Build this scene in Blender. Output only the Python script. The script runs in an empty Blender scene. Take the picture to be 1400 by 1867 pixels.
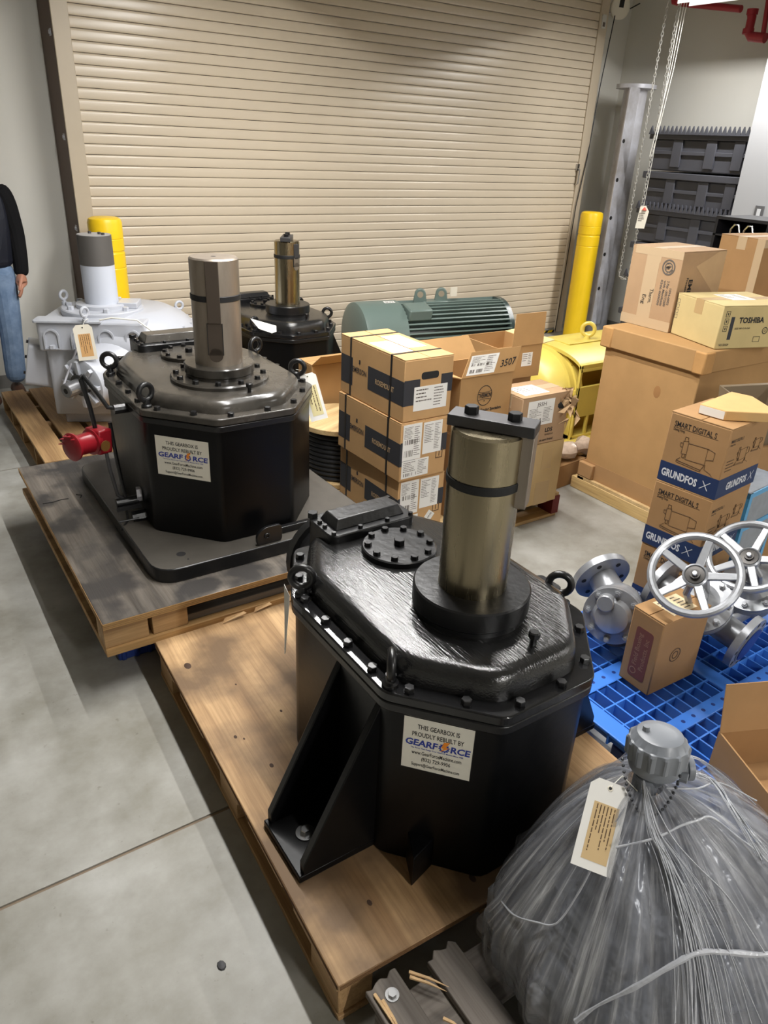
import bpy, bmesh, math, random
from mathutils import Matrix, Vector
random.seed(7)
PI = math.pi
SC = bpy.context.scene
COL = SC.collection

# ------------------------------------------------------------------ camera
def make_camera():
    yaw, pitch, roll = .6067, .4630, .0484
    fw = Vector((math.sin(yaw)*math.cos(pitch), math.cos(yaw)*math.cos(pitch), -math.sin(pitch)))
    rt = Vector((math.cos(yaw), -math.sin(yaw), 0))
    up = rt.cross(fw)
    r2 = rt*math.cos(roll) + up*math.sin(roll)
    u2 = up*math.cos(roll) - rt*math.sin(roll)
    cam = bpy.data.cameras.new('camera')
    cam.sensor_fit = 'HORIZONTAL'
    cam.sensor_width = 36
    cam.lens = 36*1348.1/1400
    cam.clip_start = .05
    o = bpy.data.objects.new('camera', cam)
    COL.objects.link(o)
    m = Matrix((r2, u2, -fw)).transposed().to_4x4()
    m.translation = (0, 0, 1.8096)
    o.matrix_world = m
    SC.camera = o
make_camera()

# ------------------------------------------------------------------ world, exposure
w = bpy.data.worlds.new('world')
SC.world = w
w.use_nodes = True
w.node_tree.nodes['Background'].inputs[0].default_value = (1, .98, .95, 1)
w.node_tree.nodes['Background'].inputs[1].default_value = .05
SC.view_settings.view_transform = 'Standard'
SC.view_settings.look = 'None'
SC.view_settings.gamma = 1
SC.view_settings.use_curve_mapping = False
SC.view_settings.exposure = 0.0
try:
    SC.cycles.use_denoising = True
    SC.cycles.max_bounces = 8
    SC.cycles.transparent_max_bounces = 12
    SC.cycles.sample_clamp_indirect = 6
except Exception:
    pass

LAMP_POWER = 38.0          # watts per metre of strip light
LAMP_Z = 2.90
LAMPS = [(2.3, 2.05, 4.50, 1.), (5.9, 2.20, 4.64, 1.), (1.35, .95, 3.35, 1.05), (1.2, -4.6, -2.2, 1.7), (5.2, -3.2, -.8, 1.2)]   # x, y from, y to, relative power; last pair added for front fill

# ------------------------------------------------------------------ helpers
def lin(c):
    return tuple((x/12.92 if x <= .04045 else ((x+.055)/1.055)**2.4) for x in [v/255 for v in c])

def T(x, y, z): return Matrix.Translation((x, y, z))
def RX(a): return Matrix.Rotation(a, 4, 'X')
def RY(a): return Matrix.Rotation(a, 4, 'Y')
def RZ(a): return Matrix.Rotation(a, 4, 'Z')
def axis_m(p, d, up=(0, 0, 1)):
    """frame at p whose z axis is d"""
    z = Vector(d).normalized()
    u = Vector(up)
    if abs(z.dot(u.normalized())) > .98: u = Vector((0, 1, 0))
    x = u.cross(z).normalized(); y = z.cross(x)
    m = Matrix((x, y, z)).transposed().to_4x4(); m.translation = p
    return m

MATS = {}
def mat(name, c, rough=.5, metal=0., spec=.5, var=.0, vscale=8., bump=0., bscale=60., coat=0., c2=None, rvar=0., stretch=(1, 1, 1), trans=0.):
    if name in MATS: return MATS[name]
    m = bpy.data.materials.new(name); m.use_nodes = True
    nt = m.node_tree; b = nt.nodes['Principled BSDF']
    col = lin(c)
    b.inputs['Base Color'].default_value = (*col, 1)
    b.inputs['Roughness'].default_value = rough
    b.inputs['Metallic'].default_value = metal
    b.inputs['Specular IOR Level'].default_value = spec
    if coat: b.inputs['Coat Weight'].default_value = coat; b.inputs['Coat Roughness'].default_value = .08
    if var or bump or rvar or c2:
        tc = nt.nodes.new('ShaderNodeTexCoord'); mp = nt.nodes.new('ShaderNodeMapping')
        mp.inputs['Scale'].default_value = stretch
        nt.links.new(tc.outputs['Object'], mp.inputs['Vector'])
    if var or c2 or rvar:
        n = nt.nodes.new('ShaderNodeTexNoise'); n.inputs['Scale'].default_value = vscale; n.inputs['Detail'].default_value = 6
        n.inputs['Roughness'].default_value = .6
        nt.links.new(mp.outputs[0], n.inputs['Vector'])
        r = nt.nodes.new('ShaderNodeValToRGB')
        r.color_ramp.elements[0].position = .3; r.color_ramp.elements[1].position = .7
        if c2: a, d = lin(c), lin(c2)
        else: a = tuple(x*(1-var) for x in col); d = tuple(min(1, x*(1+var)) for x in col)
        r.color_ramp.elements[0].color = (*a, 1); r.color_ramp.elements[1].color = (*d, 1)
        nt.links.new(n.outputs['Fac'], r.inputs['Fac']); nt.links.new(r.outputs[0], b.inputs['Base Color'])
        if rvar:
            mr = nt.nodes.new('ShaderNodeMapRange')
            mr.inputs['From Min'].default_value = .3; mr.inputs['From Max'].default_value = .7
            mr.inputs['To Min'].default_value = max(.02, rough-rvar); mr.inputs['To Max'].default_value = min(1, rough+rvar)
            nt.links.new(n.outputs['Fac'], mr.inputs['Value']); nt.links.new(mr.outputs[0], b.inputs['Roughness'])
    if bump:
        n2 = nt.nodes.new('ShaderNodeTexNoise'); n2.inputs['Scale'].default_value = bscale; n2.inputs['Detail'].default_value = 3
        nt.links.new(mp.outputs[0], n2.inputs['Vector'])
        bp = nt.nodes.new('ShaderNodeBump'); bp.inputs['Strength'].default_value = bump; bp.inputs['Distance'].default_value = .004
        nt.links.new(n2.outputs['Fac'], bp.inputs['Height']); nt.links.new(bp.outputs[0], b.inputs['Normal'])
    MATS[name] = m
    return m

def wood_mat(name, c1, c2, along='X', scale=1., rough=.65, stain=None):
    if name in MATS: return MATS[name]
    m = bpy.data.materials.new(name); m.use_nodes = True
    nt = m.node_tree; b = nt.nodes['Principled BSDF']; L = nt.links
    tc = nt.nodes.new('ShaderNodeTexCoord'); mp = nt.nodes.new('ShaderNodeMapping')
    s = {'X': (.7, 9, 9), 'Y': (9, .7, 9), 'Z': (9, 9, .7)}[along]
    mp.inputs['Scale'].default_value = tuple(v*scale for v in s)
    L.new(tc.outputs['Object'], mp.inputs['Vector'])
    n = nt.nodes.new('ShaderNodeTexNoise'); n.inputs['Scale'].default_value = 1.6; n.inputs['Detail'].default_value = 8; n.inputs['Distortion'].default_value = .8
    L.new(mp.outputs[0], n.inputs['Vector'])
    r = nt.nodes.new('ShaderNodeValToRGB'); r.color_ramp.elements[0].position = .32; r.color_ramp.elements[1].position = .68
    r.color_ramp.elements[0].color = (*lin(c1), 1); r.color_ramp.elements[1].color = (*lin(c2), 1)
    L.new(n.outputs['Fac'], r.inputs['Fac'])
    mp2 = nt.nodes.new('ShaderNodeMapping'); s2 = {'X': (3, 90, 90), 'Y': (90, 3, 90), 'Z': (90, 90, 3)}[along]
    mp2.inputs['Scale'].default_value = s2; L.new(tc.outputs['Object'], mp2.inputs['Vector'])
    f = nt.nodes.new('ShaderNodeTexNoise'); f.inputs['Scale'].default_value = 1.5; f.inputs['Detail'].default_value = 4
    L.new(mp2.outputs[0], f.inputs['Vector'])
    mx = nt.nodes.new('ShaderNodeMix'); mx.data_type = 'RGBA'; mx.blend_type = 'MULTIPLY'; mx.inputs['Factor'].default_value = .55
    r2 = nt.nodes.new('ShaderNodeValToRGB'); r2.color_ramp.elements[0].position = .3; r2.color_ramp.elements[1].position = .6
    r2.color_ramp.elements[0].color = (.55, .5, .45, 1); r2.color_ramp.elements[1].color = (1, 1, 1, 1)
    L.new(f.outputs['Fac'], r2.inputs['Fac'])
    L.new(r.outputs[0], mx.inputs['A']); L.new(r2.outputs[0], mx.inputs['B'])
    out = mx.outputs['Result']
    if stain:
        n3 = nt.nodes.new('ShaderNodeTexNoise'); n3.inputs['Scale'].default_value = stain[1]; n3.inputs['Detail'].default_value = 5
        L.new(tc.outputs['Object'], n3.inputs['Vector'])
        r3 = nt.nodes.new('ShaderNodeValToRGB'); r3.color_ramp.elements[0].position = stain[2]; r3.color_ramp.elements[1].position = stain[3]
        L.new(n3.outputs['Fac'], r3.inputs['Fac'])
        m3 = nt.nodes.new('ShaderNodeMix'); m3.data_type = 'RGBA'
        L.new(r3.outputs[0], m3.inputs['Factor']); L.new(out, m3.inputs['A']); m3.inputs['B'].default_value = (*lin(stain[0]), 1)
        out = m3.outputs['Result']
    L.new(out, b.inputs['Base Color']); b.inputs['Roughness'].default_value = rough
    bp = nt.nodes.new('ShaderNodeBump'); bp.inputs['Strength'].default_value = .35; bp.inputs['Distance'].default_value = .002
    L.new(f.outputs['Fac'], bp.inputs['Height']); L.new(bp.outputs[0], b.inputs['Normal'])
    MATS[name] = m
    return m

def emit_mat(name, c, s):
    m = bpy.data.materials.new(name); m.use_nodes = True
    nt = m.node_tree; nt.nodes.clear()
    o = nt.nodes.new('ShaderNodeOutputMaterial'); e = nt.nodes.new('ShaderNodeEmission')
    e.inputs[0].default_value = (*lin(c), 1); e.inputs[1].default_value = s
    nt.links.new(e.outputs[0], o.inputs[0])
    return m

class MB:
    def __init__(s): s.v = []; s.f = []; s.m = []
    def add(s, vs, fs, M=None, mi=0):
        k = len(s.v)
        s.v += [tuple(M @ Vector(p)) for p in vs] if M is not None else [tuple(p) for p in vs]
        s.f += [tuple(i+k for i in f) for f in fs]; s.m += [mi]*len(fs)
        return s
    def box(s, x0, x1, y0, y1, z0, z1, M=None, mi=0):
        return s.add([(x0,y0,z0),(x1,y0,z0),(x1,y1,z0),(x0,y1,z0),(x0,y0,z1),(x1,y0,z1),(x1,y1,z1),(x0,y1,z1)],
              [(0,3,2,1),(4,5,6,7),(0,1,5,4),(1,2,6,5),(2,3,7,6),(3,0,4,7)], M, mi)
    def cbox(s, cx, cy, cz, sx, sy, sz, M=None, mi=0):
        return s.box(cx-sx/2, cx+sx/2, cy-sy/2, cy+sy/2, cz-sz/2, cz+sz/2, M, mi)
    def loft(s, rings, M=None, mi=0, cap0=True, cap1=True, closed=True):
        n = len(rings[0]); vs = [p for r in rings for p in r]; fs = []
        for k in range(len(rings)-1):
            for i in range(n if closed else n-1):
                j = (i+1) % n
                fs.append((k*n+i, k*n+j, (k+1)*n+j, (k+1)*n+i))
        if cap0: fs.append(tuple(range(n-1, -1, -1)))
        if cap1: fs.append(tuple((len(rings)-1)*n+i for i in range(n)))
        return s.add(vs, fs, M, mi)
    def prism(s, poly, z0, z1, M=None, mi=0):
        return s.loft([[(x, y, z0) for x, y in poly], [(x, y, z1) for x, y in poly]], M, mi)
    def lathe(s, prof, n=24, M=None, mi=0, cap0=True, cap1=True):
        rings = [[(r*math.cos(2*PI*i/n), r*math.sin(2*PI*i/n), z) for i in range(n)] for r, z in prof]
        return s.loft(rings, M, mi, cap0, cap1)
    def cyl(s, p0, p1, r, n=16, r1=None, mi=0, M=None):
        p0 = Vector(p0); p1 = Vector(p1); A = axis_m(p0, p1-p0)
        if M is not None: A = M @ A
        return s.lathe([(r, 0), (r if r1 is None else r1, (p1-p0).length)], n, A, mi)
    def tube(s, path, r, n=8, closed=False, M=None, mi=0):
        P = [Vector(p) for p in path]; N = len(P); rings = []
        rr = r if isinstance(r, (list, tuple)) else [r]*N
        prev = None
        for i, p in enumerate(P):
            if closed: t = P[(i+1) % N]-P[i-1]
            else: t = P[min(i+1, N-1)]-P[max(i-1, 0)]
            t.normalize()
            if prev is None:
                u = Vector((0, 0, 1)) if abs(t.z) < .9 else Vector((1, 0, 0))
                x = u.cross(t).normalized()
            else:
                x = (prev - t*prev.dot(t))
                x = x.normalized() if x.length > 1e-6 else Vector((1, 0, 0)).cross(t).normalized()
            prev = x; y = t.cross(x)
            rings.append([p+(x*math.cos(2*PI*k/n)+y*math.sin(2*PI*k/n))*rr[i] for k in range(n)])
        if closed:
            # add the first ring again without capping
            return s.loft(rings+[rings[0]], M, mi, False, False)
        return s.loft(rings, M, mi)
    def torus(s, R, r, n=20, m=8, M=None, mi=0):
        vs = []; fs = []
        for i in range(n):
            a = 2*PI*i/n
            for j in range(m):
                b = 2*PI*j/m
                vs.append(((R+r*math.cos(b))*math.cos(a), (R+r*math.cos(b))*math.sin(a), r*math.sin(b)))
        for i in range(n):
            for j in range(m):
                fs.append((i*m+j, ((i+1) % n)*m+j, ((i+1) % n)*m+(j+1) % m, i*m+(j+1) % m))
        return s.add(vs, fs, M, mi)
    def sphere(s, c, r, n=12, m=8, M=None, mi=0):
        prof = [(max(1e-4, r*math.sin(PI*k/m)), -r*math.cos(PI*k/m)) for k in range(m+1)]
        A = T(*c); A = M @ A if M is not None else A
        return s.lathe(prof, n, A, mi)
    def mesh(s, name, mats, smooth=35, recalc=True):
        me = bpy.data.meshes.new(name); me.from_pydata(s.v, [], s.f)
        if not isinstance(mats, (list, tuple)): mats = [mats]
        for m in mats: me.materials.append(m)
        if len(mats) > 1: me.polygons.foreach_set('material_index', s.m)
        if recalc:
            bm = bmesh.new(); bm.from_mesh(me); bmesh.ops.remove_doubles(bm, verts=bm.verts, dist=1e-6)
            bmesh.ops.recalc_face_normals(bm, faces=bm.faces); bm.to_mesh(me); bm.free()
        if smooth:
            me.polygons.foreach_set('use_smooth', [True]*len(me.polygons))
            me.set_sharp_from_angle(angle=math.radians(smooth))
        return me
    def build(s, name, mats, parent=None, M=None, smooth=35, bevel=0, seg=2, label=None, kind=None, recalc=True):
        return place(name, s.mesh(name, mats, smooth, recalc), parent, M, bevel, seg, label, kind)

def place(name, me, parent=None, M=None, bevel=0, seg=2, label=None, kind=None):
    o = bpy.data.objects.new(name, me); COL.objects.link(o)
    if parent is not None: o.parent = parent
    if M is not None: o.matrix_basis = M
    if bevel:
        b = o.modifiers.new('bevel', 'BEVEL'); b.width = bevel; b.segments = seg; b.limit_method = 'ANGLE'; b.angle_limit = math.radians(40)
        b.harden_normals = False
    if label: o['label'] = label
    if kind: o['kind'] = kind
    return o

def thing(name, label, cat, loc=(0, 0, 0), rz=0, group=None, M=None):
    o = bpy.data.objects.new(name, None); COL.objects.link(o); o.empty_display_size = .05
    o.matrix_basis = M if M is not None else T(*loc) @ RZ(rz)
    o['label'] = label; o['category'] = cat
    if group: o['group'] = group
    return o

def tag(o, label, cat, group=None):
    o['label'] = label; o['category'] = cat
    if group: o['group'] = group
    return o

def inset(poly, d):
    n = len(poly); out = []
    area = sum(poly[i][0]*poly[(i+1) % n][1]-poly[(i+1) % n][0]*poly[i][1] for i in range(n))
    sg = 1 if area > 0 else -1
    for i in range(n):
        p0 = Vector(poly[i-1]); p1 = Vector(poly[i]); p2 = Vector(poly[(i+1) % n])
        a = (p1-p0).normalized(); b = (p2-p1).normalized()
        na = Vector((-a.y, a.x))*sg; nb = Vector((-b.y, b.x))*sg
        k = na+nb; k = k/(k.length_squared)*2 if k.length > 1e-6 else na
        out.append(tuple(p1+k*d))
    return out

def round_poly(poly, r, n=3):
    out = []; N = len(poly)
    for i in range(N):
        p0 = Vector(poly[i-1]); p1 = Vector(poly[i]); p2 = Vector(poly[(i+1) % N])
        a = (p0-p1); b = (p2-p1)
        rr = min(r, a.length*.45, b.length*.45)
        A = p1+a.normalized()*rr; B = p1+b.normalized()*rr
        for k in range(n+1):
            t = k/n
            out.append(tuple(A*(1-t)**2+p1*2*t*(1-t)+B*t*t))
    return out

TXT = {}
def text_geo(s, bold=0.):
    key = (s, bold)
    if key in TXT: return TXT[key]
    cu = bpy.data.curves.new('lettering', 'FONT'); cu.body = s; cu.size = 1; cu.resolution_u = 2; cu.offset = bold
    cu.fill_mode = 'FRONT'
    o = bpy.data.objects.new('lettering', cu); COL.objects.link(o)
    dg = bpy.context.evaluated_depsgraph_get(); e = o.evaluated_get(dg); me = e.to_mesh()
    vs = [tuple(v.co) for v in me.vertices]; fs = [tuple(p.vertices) for p in me.polygons]
    e.to_mesh_clear(); bpy.data.objects.remove(o); bpy.data.curves.remove(cu)
    xs = [v[0] for v in vs] or [0]
    r = (vs, fs, min(xs), max(xs))
    TXT[key] = r
    return r

def add_text(mb, s, u, v, h, M, align='C', width=None, rot=0, bold=.012, mi=0, shear=0., lift=.0012, xs=1.):
    """capital height h, baseline at (u, v) in the frame M (x right, y up, z out)"""
    vs, fs, a, b = text_geo(s, bold)
    k = h/.69
    kx = k*xs if width is None else width/max(b-a, 1e-6)
    off = {'C': -(a+b)/2, 'L': -a, 'R': -b}[align]
    c, sn = math.cos(rot), math.sin(rot)
    out = []
    for x, y, z in vs:
        X = (x+off)*kx + shear*y*k; Y = y*k
        out.append((u+c*X-sn*Y, v+sn*X+c*Y, lift))
    mb.add(out, fs, M, mi)

def add_rect(mb, u0, u1, v0, v1, M, mi=0, t=.0006, base=0.):
    mb.box(u0, u1, v0, v1, base, base+t, M, mi)

def fake_lines(mb, u0, u1, v0, v1, n, M, rnd, h=.45, lift=.0008, mi=0):
    """rows of word-like dashes"""
    dv = (v1-v0)/n
    for i in range(n):
        u = u0; end = u0+(u1-u0)*rnd.uniform(.5, 1)
        vv = v1-(i+.5)*dv
        while u < end:
            L = min(rnd.uniform(.05, .2)*(u1-u0), end-u)
            add_rect(mb, u, u+L, vv-dv*h/2, vv+dv*h/2, M, mi, .0003, lift)
            u += L+.025*(u1-u0)

def barcode(mb, u0, u1, v0, v1, M, rnd, lift=.0008, mi=0, n=26):
    du = (u1-u0)/n
    for i in range(n):
        if rnd.random() < .62: add_rect(mb, u0+i*du, u0+i*du+du*rnd.uniform(.4, 1), v0, v1, M, mi, .0003, lift)

# ------------------------------------------------------------------ materials
BLACK = mat('glossy black paint', (22, 22, 23), .30, 0, .5, bump=.25, bscale=42)
BLACKBODY = mat('black paint on housing', (11, 11, 12), .33, 0, .22, bump=.12, bscale=30)
BRUSHED = mat('brushed black paint', (27, 27, 27), .19, 0, .7, bump=.34, bscale=9, stretch=(22, 2.2, 22))
BLACKTOP = mat('dusty black paint', (32, 31, 29), .25, 0, .5, c2=(80, 75, 68), vscale=4.0, bump=.10, bscale=40, rvar=.08)
BLACKM = mat('matt black', (20, 20, 21), .5)
RUBBER = mat('black rubber', (17, 17, 18), .6)
STEEL = mat('turned steel', (156, 145, 120), .27, 1., var=.08, vscale=3, stretch=(6, 6, .5), bump=.05, bscale=120, rvar=.06)
STEEL2 = mat('brown grey steel', (160, 149, 137), .40, .85, var=.18, vscale=5, stretch=(3, 3, .6), bump=.06, bscale=100)
KEYSTEEL = mat('dark key steel', (74, 73, 74), .45, .6, var=.1)
CHROME = mat('zinc', (190, 190, 190), .25, 1.)
GALV = mat('galvanised steel', (214, 216, 226), .4, .15, c2=(162, 158, 158), vscale=3.5, rvar=.1)
WHITEP = mat('white grey paint', (186, 189, 197), .3, 0, .5, bump=.06, bscale=40, coat=.15)
WHITEPAPER = mat('white paper', (226, 224, 218), .8)
TAGPAPER = mat('tag paper', (224, 217, 200), .75)
BUFF = mat('buff label', (200, 172, 126), .8)
YBUFF = mat('pale buff label', (212, 200, 150), .8)
INK = mat('black ink', (25, 24, 24), .7)
GREYINK = mat('grey ink', (92, 84, 76), .8)
BROWNINK = mat('brown printing', (92, 70, 48), .8)
BLUEINK = mat('blue ink', (46, 62, 150), .6)
ORANGE = mat('orange ink', (236, 140, 40), .6)
NAVY = mat('navy printing', (22, 44, 84), .65)
SOFTWHITE = mat('white printing', (206, 208, 212), .7)
CHARCOAL = mat('charcoal printing', (44, 45, 50), .7)
MAROON = mat('dull red printing', (112, 62, 52), .8)
def card(name, c, var=.07): return mat(name, c, .78, 0, .25, var=var, vscale=6, bump=.05, bscale=30)
CARD = card('tan cardboard', (186, 148, 102))
CARD2 = card('brown cardboard', (160, 124, 84))
CARD3 = card('orange cardboard', (168, 131, 86))
CARD4 = card('pale cardboard', (192, 172, 122))
CARD5 = card('greyish cardboard', (168, 138, 106))
TAPE = mat('packing tape', (176, 148, 104), .3, 0, .5)
PALETAPE = mat('pale tape', (184, 160, 128), .35, 0, .5)
YELLOW = mat('bollard yellow', (246, 204, 30), .35, 0, .5, var=.03)
YPAINT = mat('machine yellow', (208, 186, 88), .34, 0, .5, var=.05, bump=.04, bscale=30)
GREENGREY = mat('green grey paint', (100, 116, 110), .35, 0, .5, bump=.05, bscale=60)
DKGREEN = mat('dark fin green', (58, 70, 68), .25, 0, .5)
SILVER = mat('silver paint', (158, 160, 164), .34, .5, var=.08, vscale=14, bump=.1, bscale=70)
REDP = mat('red paint', (132, 22, 32), .3, 0, .5, bump=.06)
PIPERED = mat('sprinkler red', (160, 36, 46), .4)
BLUEPL = mat('blue plastic', (62, 122, 214), .4, 0, .5)
BLUEDK = mat('dark blue plastic', (28, 52, 120), .45)
BINGREY = mat('grey plastic', (72, 73, 80), .5, 0, .4, var=.06)
DOORP = mat('door tan paint', (204, 190, 168), .3, 0, .5, var=.025, vscale=2)
GUIDEP = mat('guide tan paint', (190, 176, 154), .4, 0, .5, var=.04, vscale=3)
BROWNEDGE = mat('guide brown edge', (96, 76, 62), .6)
WALLP = mat('wall paint', (216, 214, 206), .8, 0, .3, var=.03, vscale=1.2)
WALLW = mat('white wall panel', (172, 173, 176), .6)
BASEG = mat('grey base', (128, 126, 122), .7)
CEIL = mat('ceiling white', (188, 186, 180), .9)
PALWOOD = wood_mat('pallet wood', (150, 116, 78), (196, 160, 112), 'Y')
PALWOODX = wood_mat('pallet wood across', (150, 116, 78), (196, 160, 112), 'X')
LIGHTWOOD = wood_mat('new pallet wood', (178, 148, 100), (208, 180, 132), 'X')
LIGHTWOODY = wood_mat('new pallet wood lengthwise', (186, 154, 98), (218, 188, 132), 'Y')
GREYWOOD = wood_mat('weathered wood', (84, 78, 72), (132, 124, 116), 'Y', rough=.8)
GREYWOODX = wood_mat('weathered wood across', (84, 78, 72), (128, 120, 112), 'X', rough=.8)
PLY = wood_mat('plywood', (146, 112, 74), (206, 170, 124), 'Y', .55, stain=((112, 88, 62), 4.2, .40, .62))
PLYDARK = wood_mat('film faced plywood', (74, 70, 66), (134, 126, 116), 'Y', .8, rough=.38, stain=((64, 61, 59), 6., .44, .60))
PLYEDGE = wood_mat('plywood edge', (150, 112, 66), (196, 158, 104), 'X')
BARE = mat('splintered wood', (206, 172, 128), .8, var=.2, vscale=30)
DENIM = mat('faded denim', (104, 128, 160), .9, 0, .2, c2=(138, 160, 190), vscale=14, bump=.1, bscale=200)
KNIT = mat('black knit', (22, 22, 24), .9, 0, .2, bump=.1, bscale=200)
VEST = mat('dark navy quilt', (28, 31, 42), .6, 0, .3, bump=.1, bscale=60)
SKIN = mat('skin', (196, 140, 116), .5, 0, .4, var=.06, vscale=20)
HAIR = mat('dark hair', (40, 30, 24), .6)
SHOE = mat('brown leather', (84, 58, 46), .5)
CREAM = mat('cream disc', (232, 226, 210), .5)
CONDUIT = mat('conduit grey', (122, 126, 132), .35, 0, .5, var=.04, bump=.06, bscale=50)
MOTORGREY = mat('motor grey', (98, 101, 106), .4, 0, .5, var=.06)
CORD = mat('white cord', (226, 224, 214), .7)
REDTIP = mat('red tip', (206, 74, 54), .5)

def concrete():
    m = bpy.data.materials.new('polished concrete'); m.use_nodes = True
    nt = m.node_tree; b = nt.nodes['Principled BSDF']; L = nt.links
    tc = nt.nodes.new('ShaderNodeTexCoord')
    def noise(s, d, lo, hi, c0, c1):
        n = nt.nodes.new('ShaderNodeTexNoise'); n.inputs['Scale'].default_value = s; n.inputs['Detail'].default_value = d; n.inputs['Roughness'].default_value = .62
        L.new(tc.outputs['Object'], n.inputs['Vector'])
        r = nt.nodes.new('ShaderNodeValToRGB'); r.color_ramp.elements[0].position = lo; r.color_ramp.elements[1].position = hi
        r.color_ramp.elements[0].color = (*c0, 1); r.color_ramp.elements[1].color = (*c1, 1)
        L.new(n.outputs['Fac'], r.inputs['Fac']); return r.outputs[0], n.outputs['Fac']
    a, _ = noise(1.9, 8, .34, .66, lin((130, 127, 116)), lin((176, 175, 170)))
    d, f = noise(7, 8, .3, .55, (.78, .77, .74), (1, 1, 1))
    g, _ = noise(30, 3, .26, .34, (.62, .6, .56), (1, 1, 1))
    prev = a
    for q in (d, g):
        mx = nt.nodes.new('ShaderNodeMix'); mx.data_type = 'RGBA'; mx.blend_type = 'MULTIPLY'; mx.inputs['Factor'].default_value = .6
        L.new(prev, mx.inputs['A']); L.new(q, mx.inputs['B']); prev = mx.outputs['Result']
    L.new(prev, b.inputs['Base Color'])
    mr = nt.nodes.new('ShaderNodeMapRange'); mr.inputs['To Min'].default_value = .32; mr.inputs['To Max'].default_value = .55
    L.new(f, mr.inputs['Value']); L.new(mr.outputs[0], b.inputs['Roughness'])
    b.inputs['Specular IOR Level'].default_value = .4
    return m
CONC = concrete()
GROOVE = mat('joint filler', (128, 112, 94), .8)

# ------------------------------------------------------------------ strip lights
def strip_light(x, y0, y1, pw, label):
    t = thing('strip_light', label, 'light', (x, (y0+y1)/2, LAMP_Z), 0, 'overhead strip lights')
    L = y1-y0
    h = MB(); h.box(-.07, .07, -L/2, L/2, .045, .10)
    h.build('housing', WHITEP, t, bevel=.006)
    LENS = MATS.get('lens') or emit_mat('frosted side lens', (255, 252, 246), 1.2); MATS['lens'] = LENS
    for s in (-1, 1):
        r = MB(); r.box(s*.074-.003, s*.074+.003, -L/2, L/2, .0, .046)
        r.build('side_lens', LENS, t)
    d = MB(); d.lathe([(.010, -L/2+.01), (.010, L/2-.01)], 12, T(0, 0, .036) @ RX(PI/2))
    d.build('tube', emit_mat('lamp glow', (255, 252, 246), 9.), t)
    for y in (-L*.3, L*.3):
        c = MB(); c.cyl((0, y, .1), (0, y, 5.0-LAMP_Z), .004, 6); c.build('hanger', GALV, t)
    la = bpy.data.lights.new('strip_lamp', 'AREA'); la.shape = 'RECTANGLE'; la.size = .03; la.size_y = L-.02
    la.energy = LAMP_POWER*L*pw; la.color = (1, .985, .962)
    o = bpy.data.objects.new('lamp', la); COL.objects.link(o); o.parent = t; o.matrix_basis = T(0, 0, .024)
    return t
strip_light(*LAMPS[0], 'strip light above the aisle of black gearboxes')
strip_light(*LAMPS[1], 'bright strip light hanging at the top right, near the corner chains')
strip_light(*LAMPS[2], 'strip light directly above the nearest black gearbox')
strip_light(*LAMPS[3], 'added strip light for front fill over the open floor, farthest from the rolling door')  # unseen lamp added behind the camera to brighten the front faces
strip_light(*LAMPS[4], 'added fill strip light over the open floor, in line with the blue grid pallet')  # also added out of view, more fill from the near side

# ------------------------------------------------------------------ room
def struct(name, mb, m, parent=None, **k):
    o = mb.build(name, m, parent, **k); o['kind'] = 'structure'; return o
fl = struct('floor', MB().box(-5, 9, -5, 7.5, -.12, -.005), GROOVE)
ys = [-5, -1.41, 1.545, 4.5, 7.5]; xs = [-5, -2.4, 5.2, 9]
for i in range(len(ys)-1):
    for j in range(len(xs)-1):
        a = 0 if i == 0 else .006; c = 0 if i == len(ys)-2 else .006
        e = 0 if j == 0 else .006; g = 0 if j == len(xs)-2 else .006
        MB().box(xs[j]+e, xs[j+1]-g, ys[i]+a, ys[i+1]-c, -.005, 0).build('slab', CONC, fl)
YW = 6.15
struct('wall_back', MB().box(-5, 1.33, YW, YW+.2, 0, 5).box(6.30, 7.15, 6.08, YW+.2, 0, 5).box(1.33, 6.30, 5.98, YW+.2, 3.3, 5), WALLP)
struct('wall_right', MB().box(6.95, 7.15, -5, 6.08, 0, 5), WALLP)
struct('wall_left', MB().box(-5.2, -5, -5, YW+.2, 0, 5), WALLP)
struct('wall_front', MB().box(-5, 7.15, -5.2, -5, 0, 5), WALLP)
struct('ceiling', MB().box(-5.2, 7.15, -5.2, YW+.2, 5, 5.1), CEIL)
struct('baseboard_left', MB().box(-4.98, 1.3, YW-.012, YW, 0, .10), BASEG)
struct('baseboard_right', MB().box(6.938, 6.95, -4.9, 6.05, 0, .10), BASEG)
wp = struct('wall_side', MB().box(6.30, 6.34, .5, 4.05, 0, 3.6), WALLW)
sw = MB().box(-.008, 0, -.04, .04, -.055, .055); o = sw.build('switch_plate', mat('plate grey', (96, 96, 98), .5), wp, T(6.30, 3.80, 1.42), bevel=.002)
MB().box(-.012, -.008, -.016, .016, -.03, .03).build('socket', SOFTWHITE, o)

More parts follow.
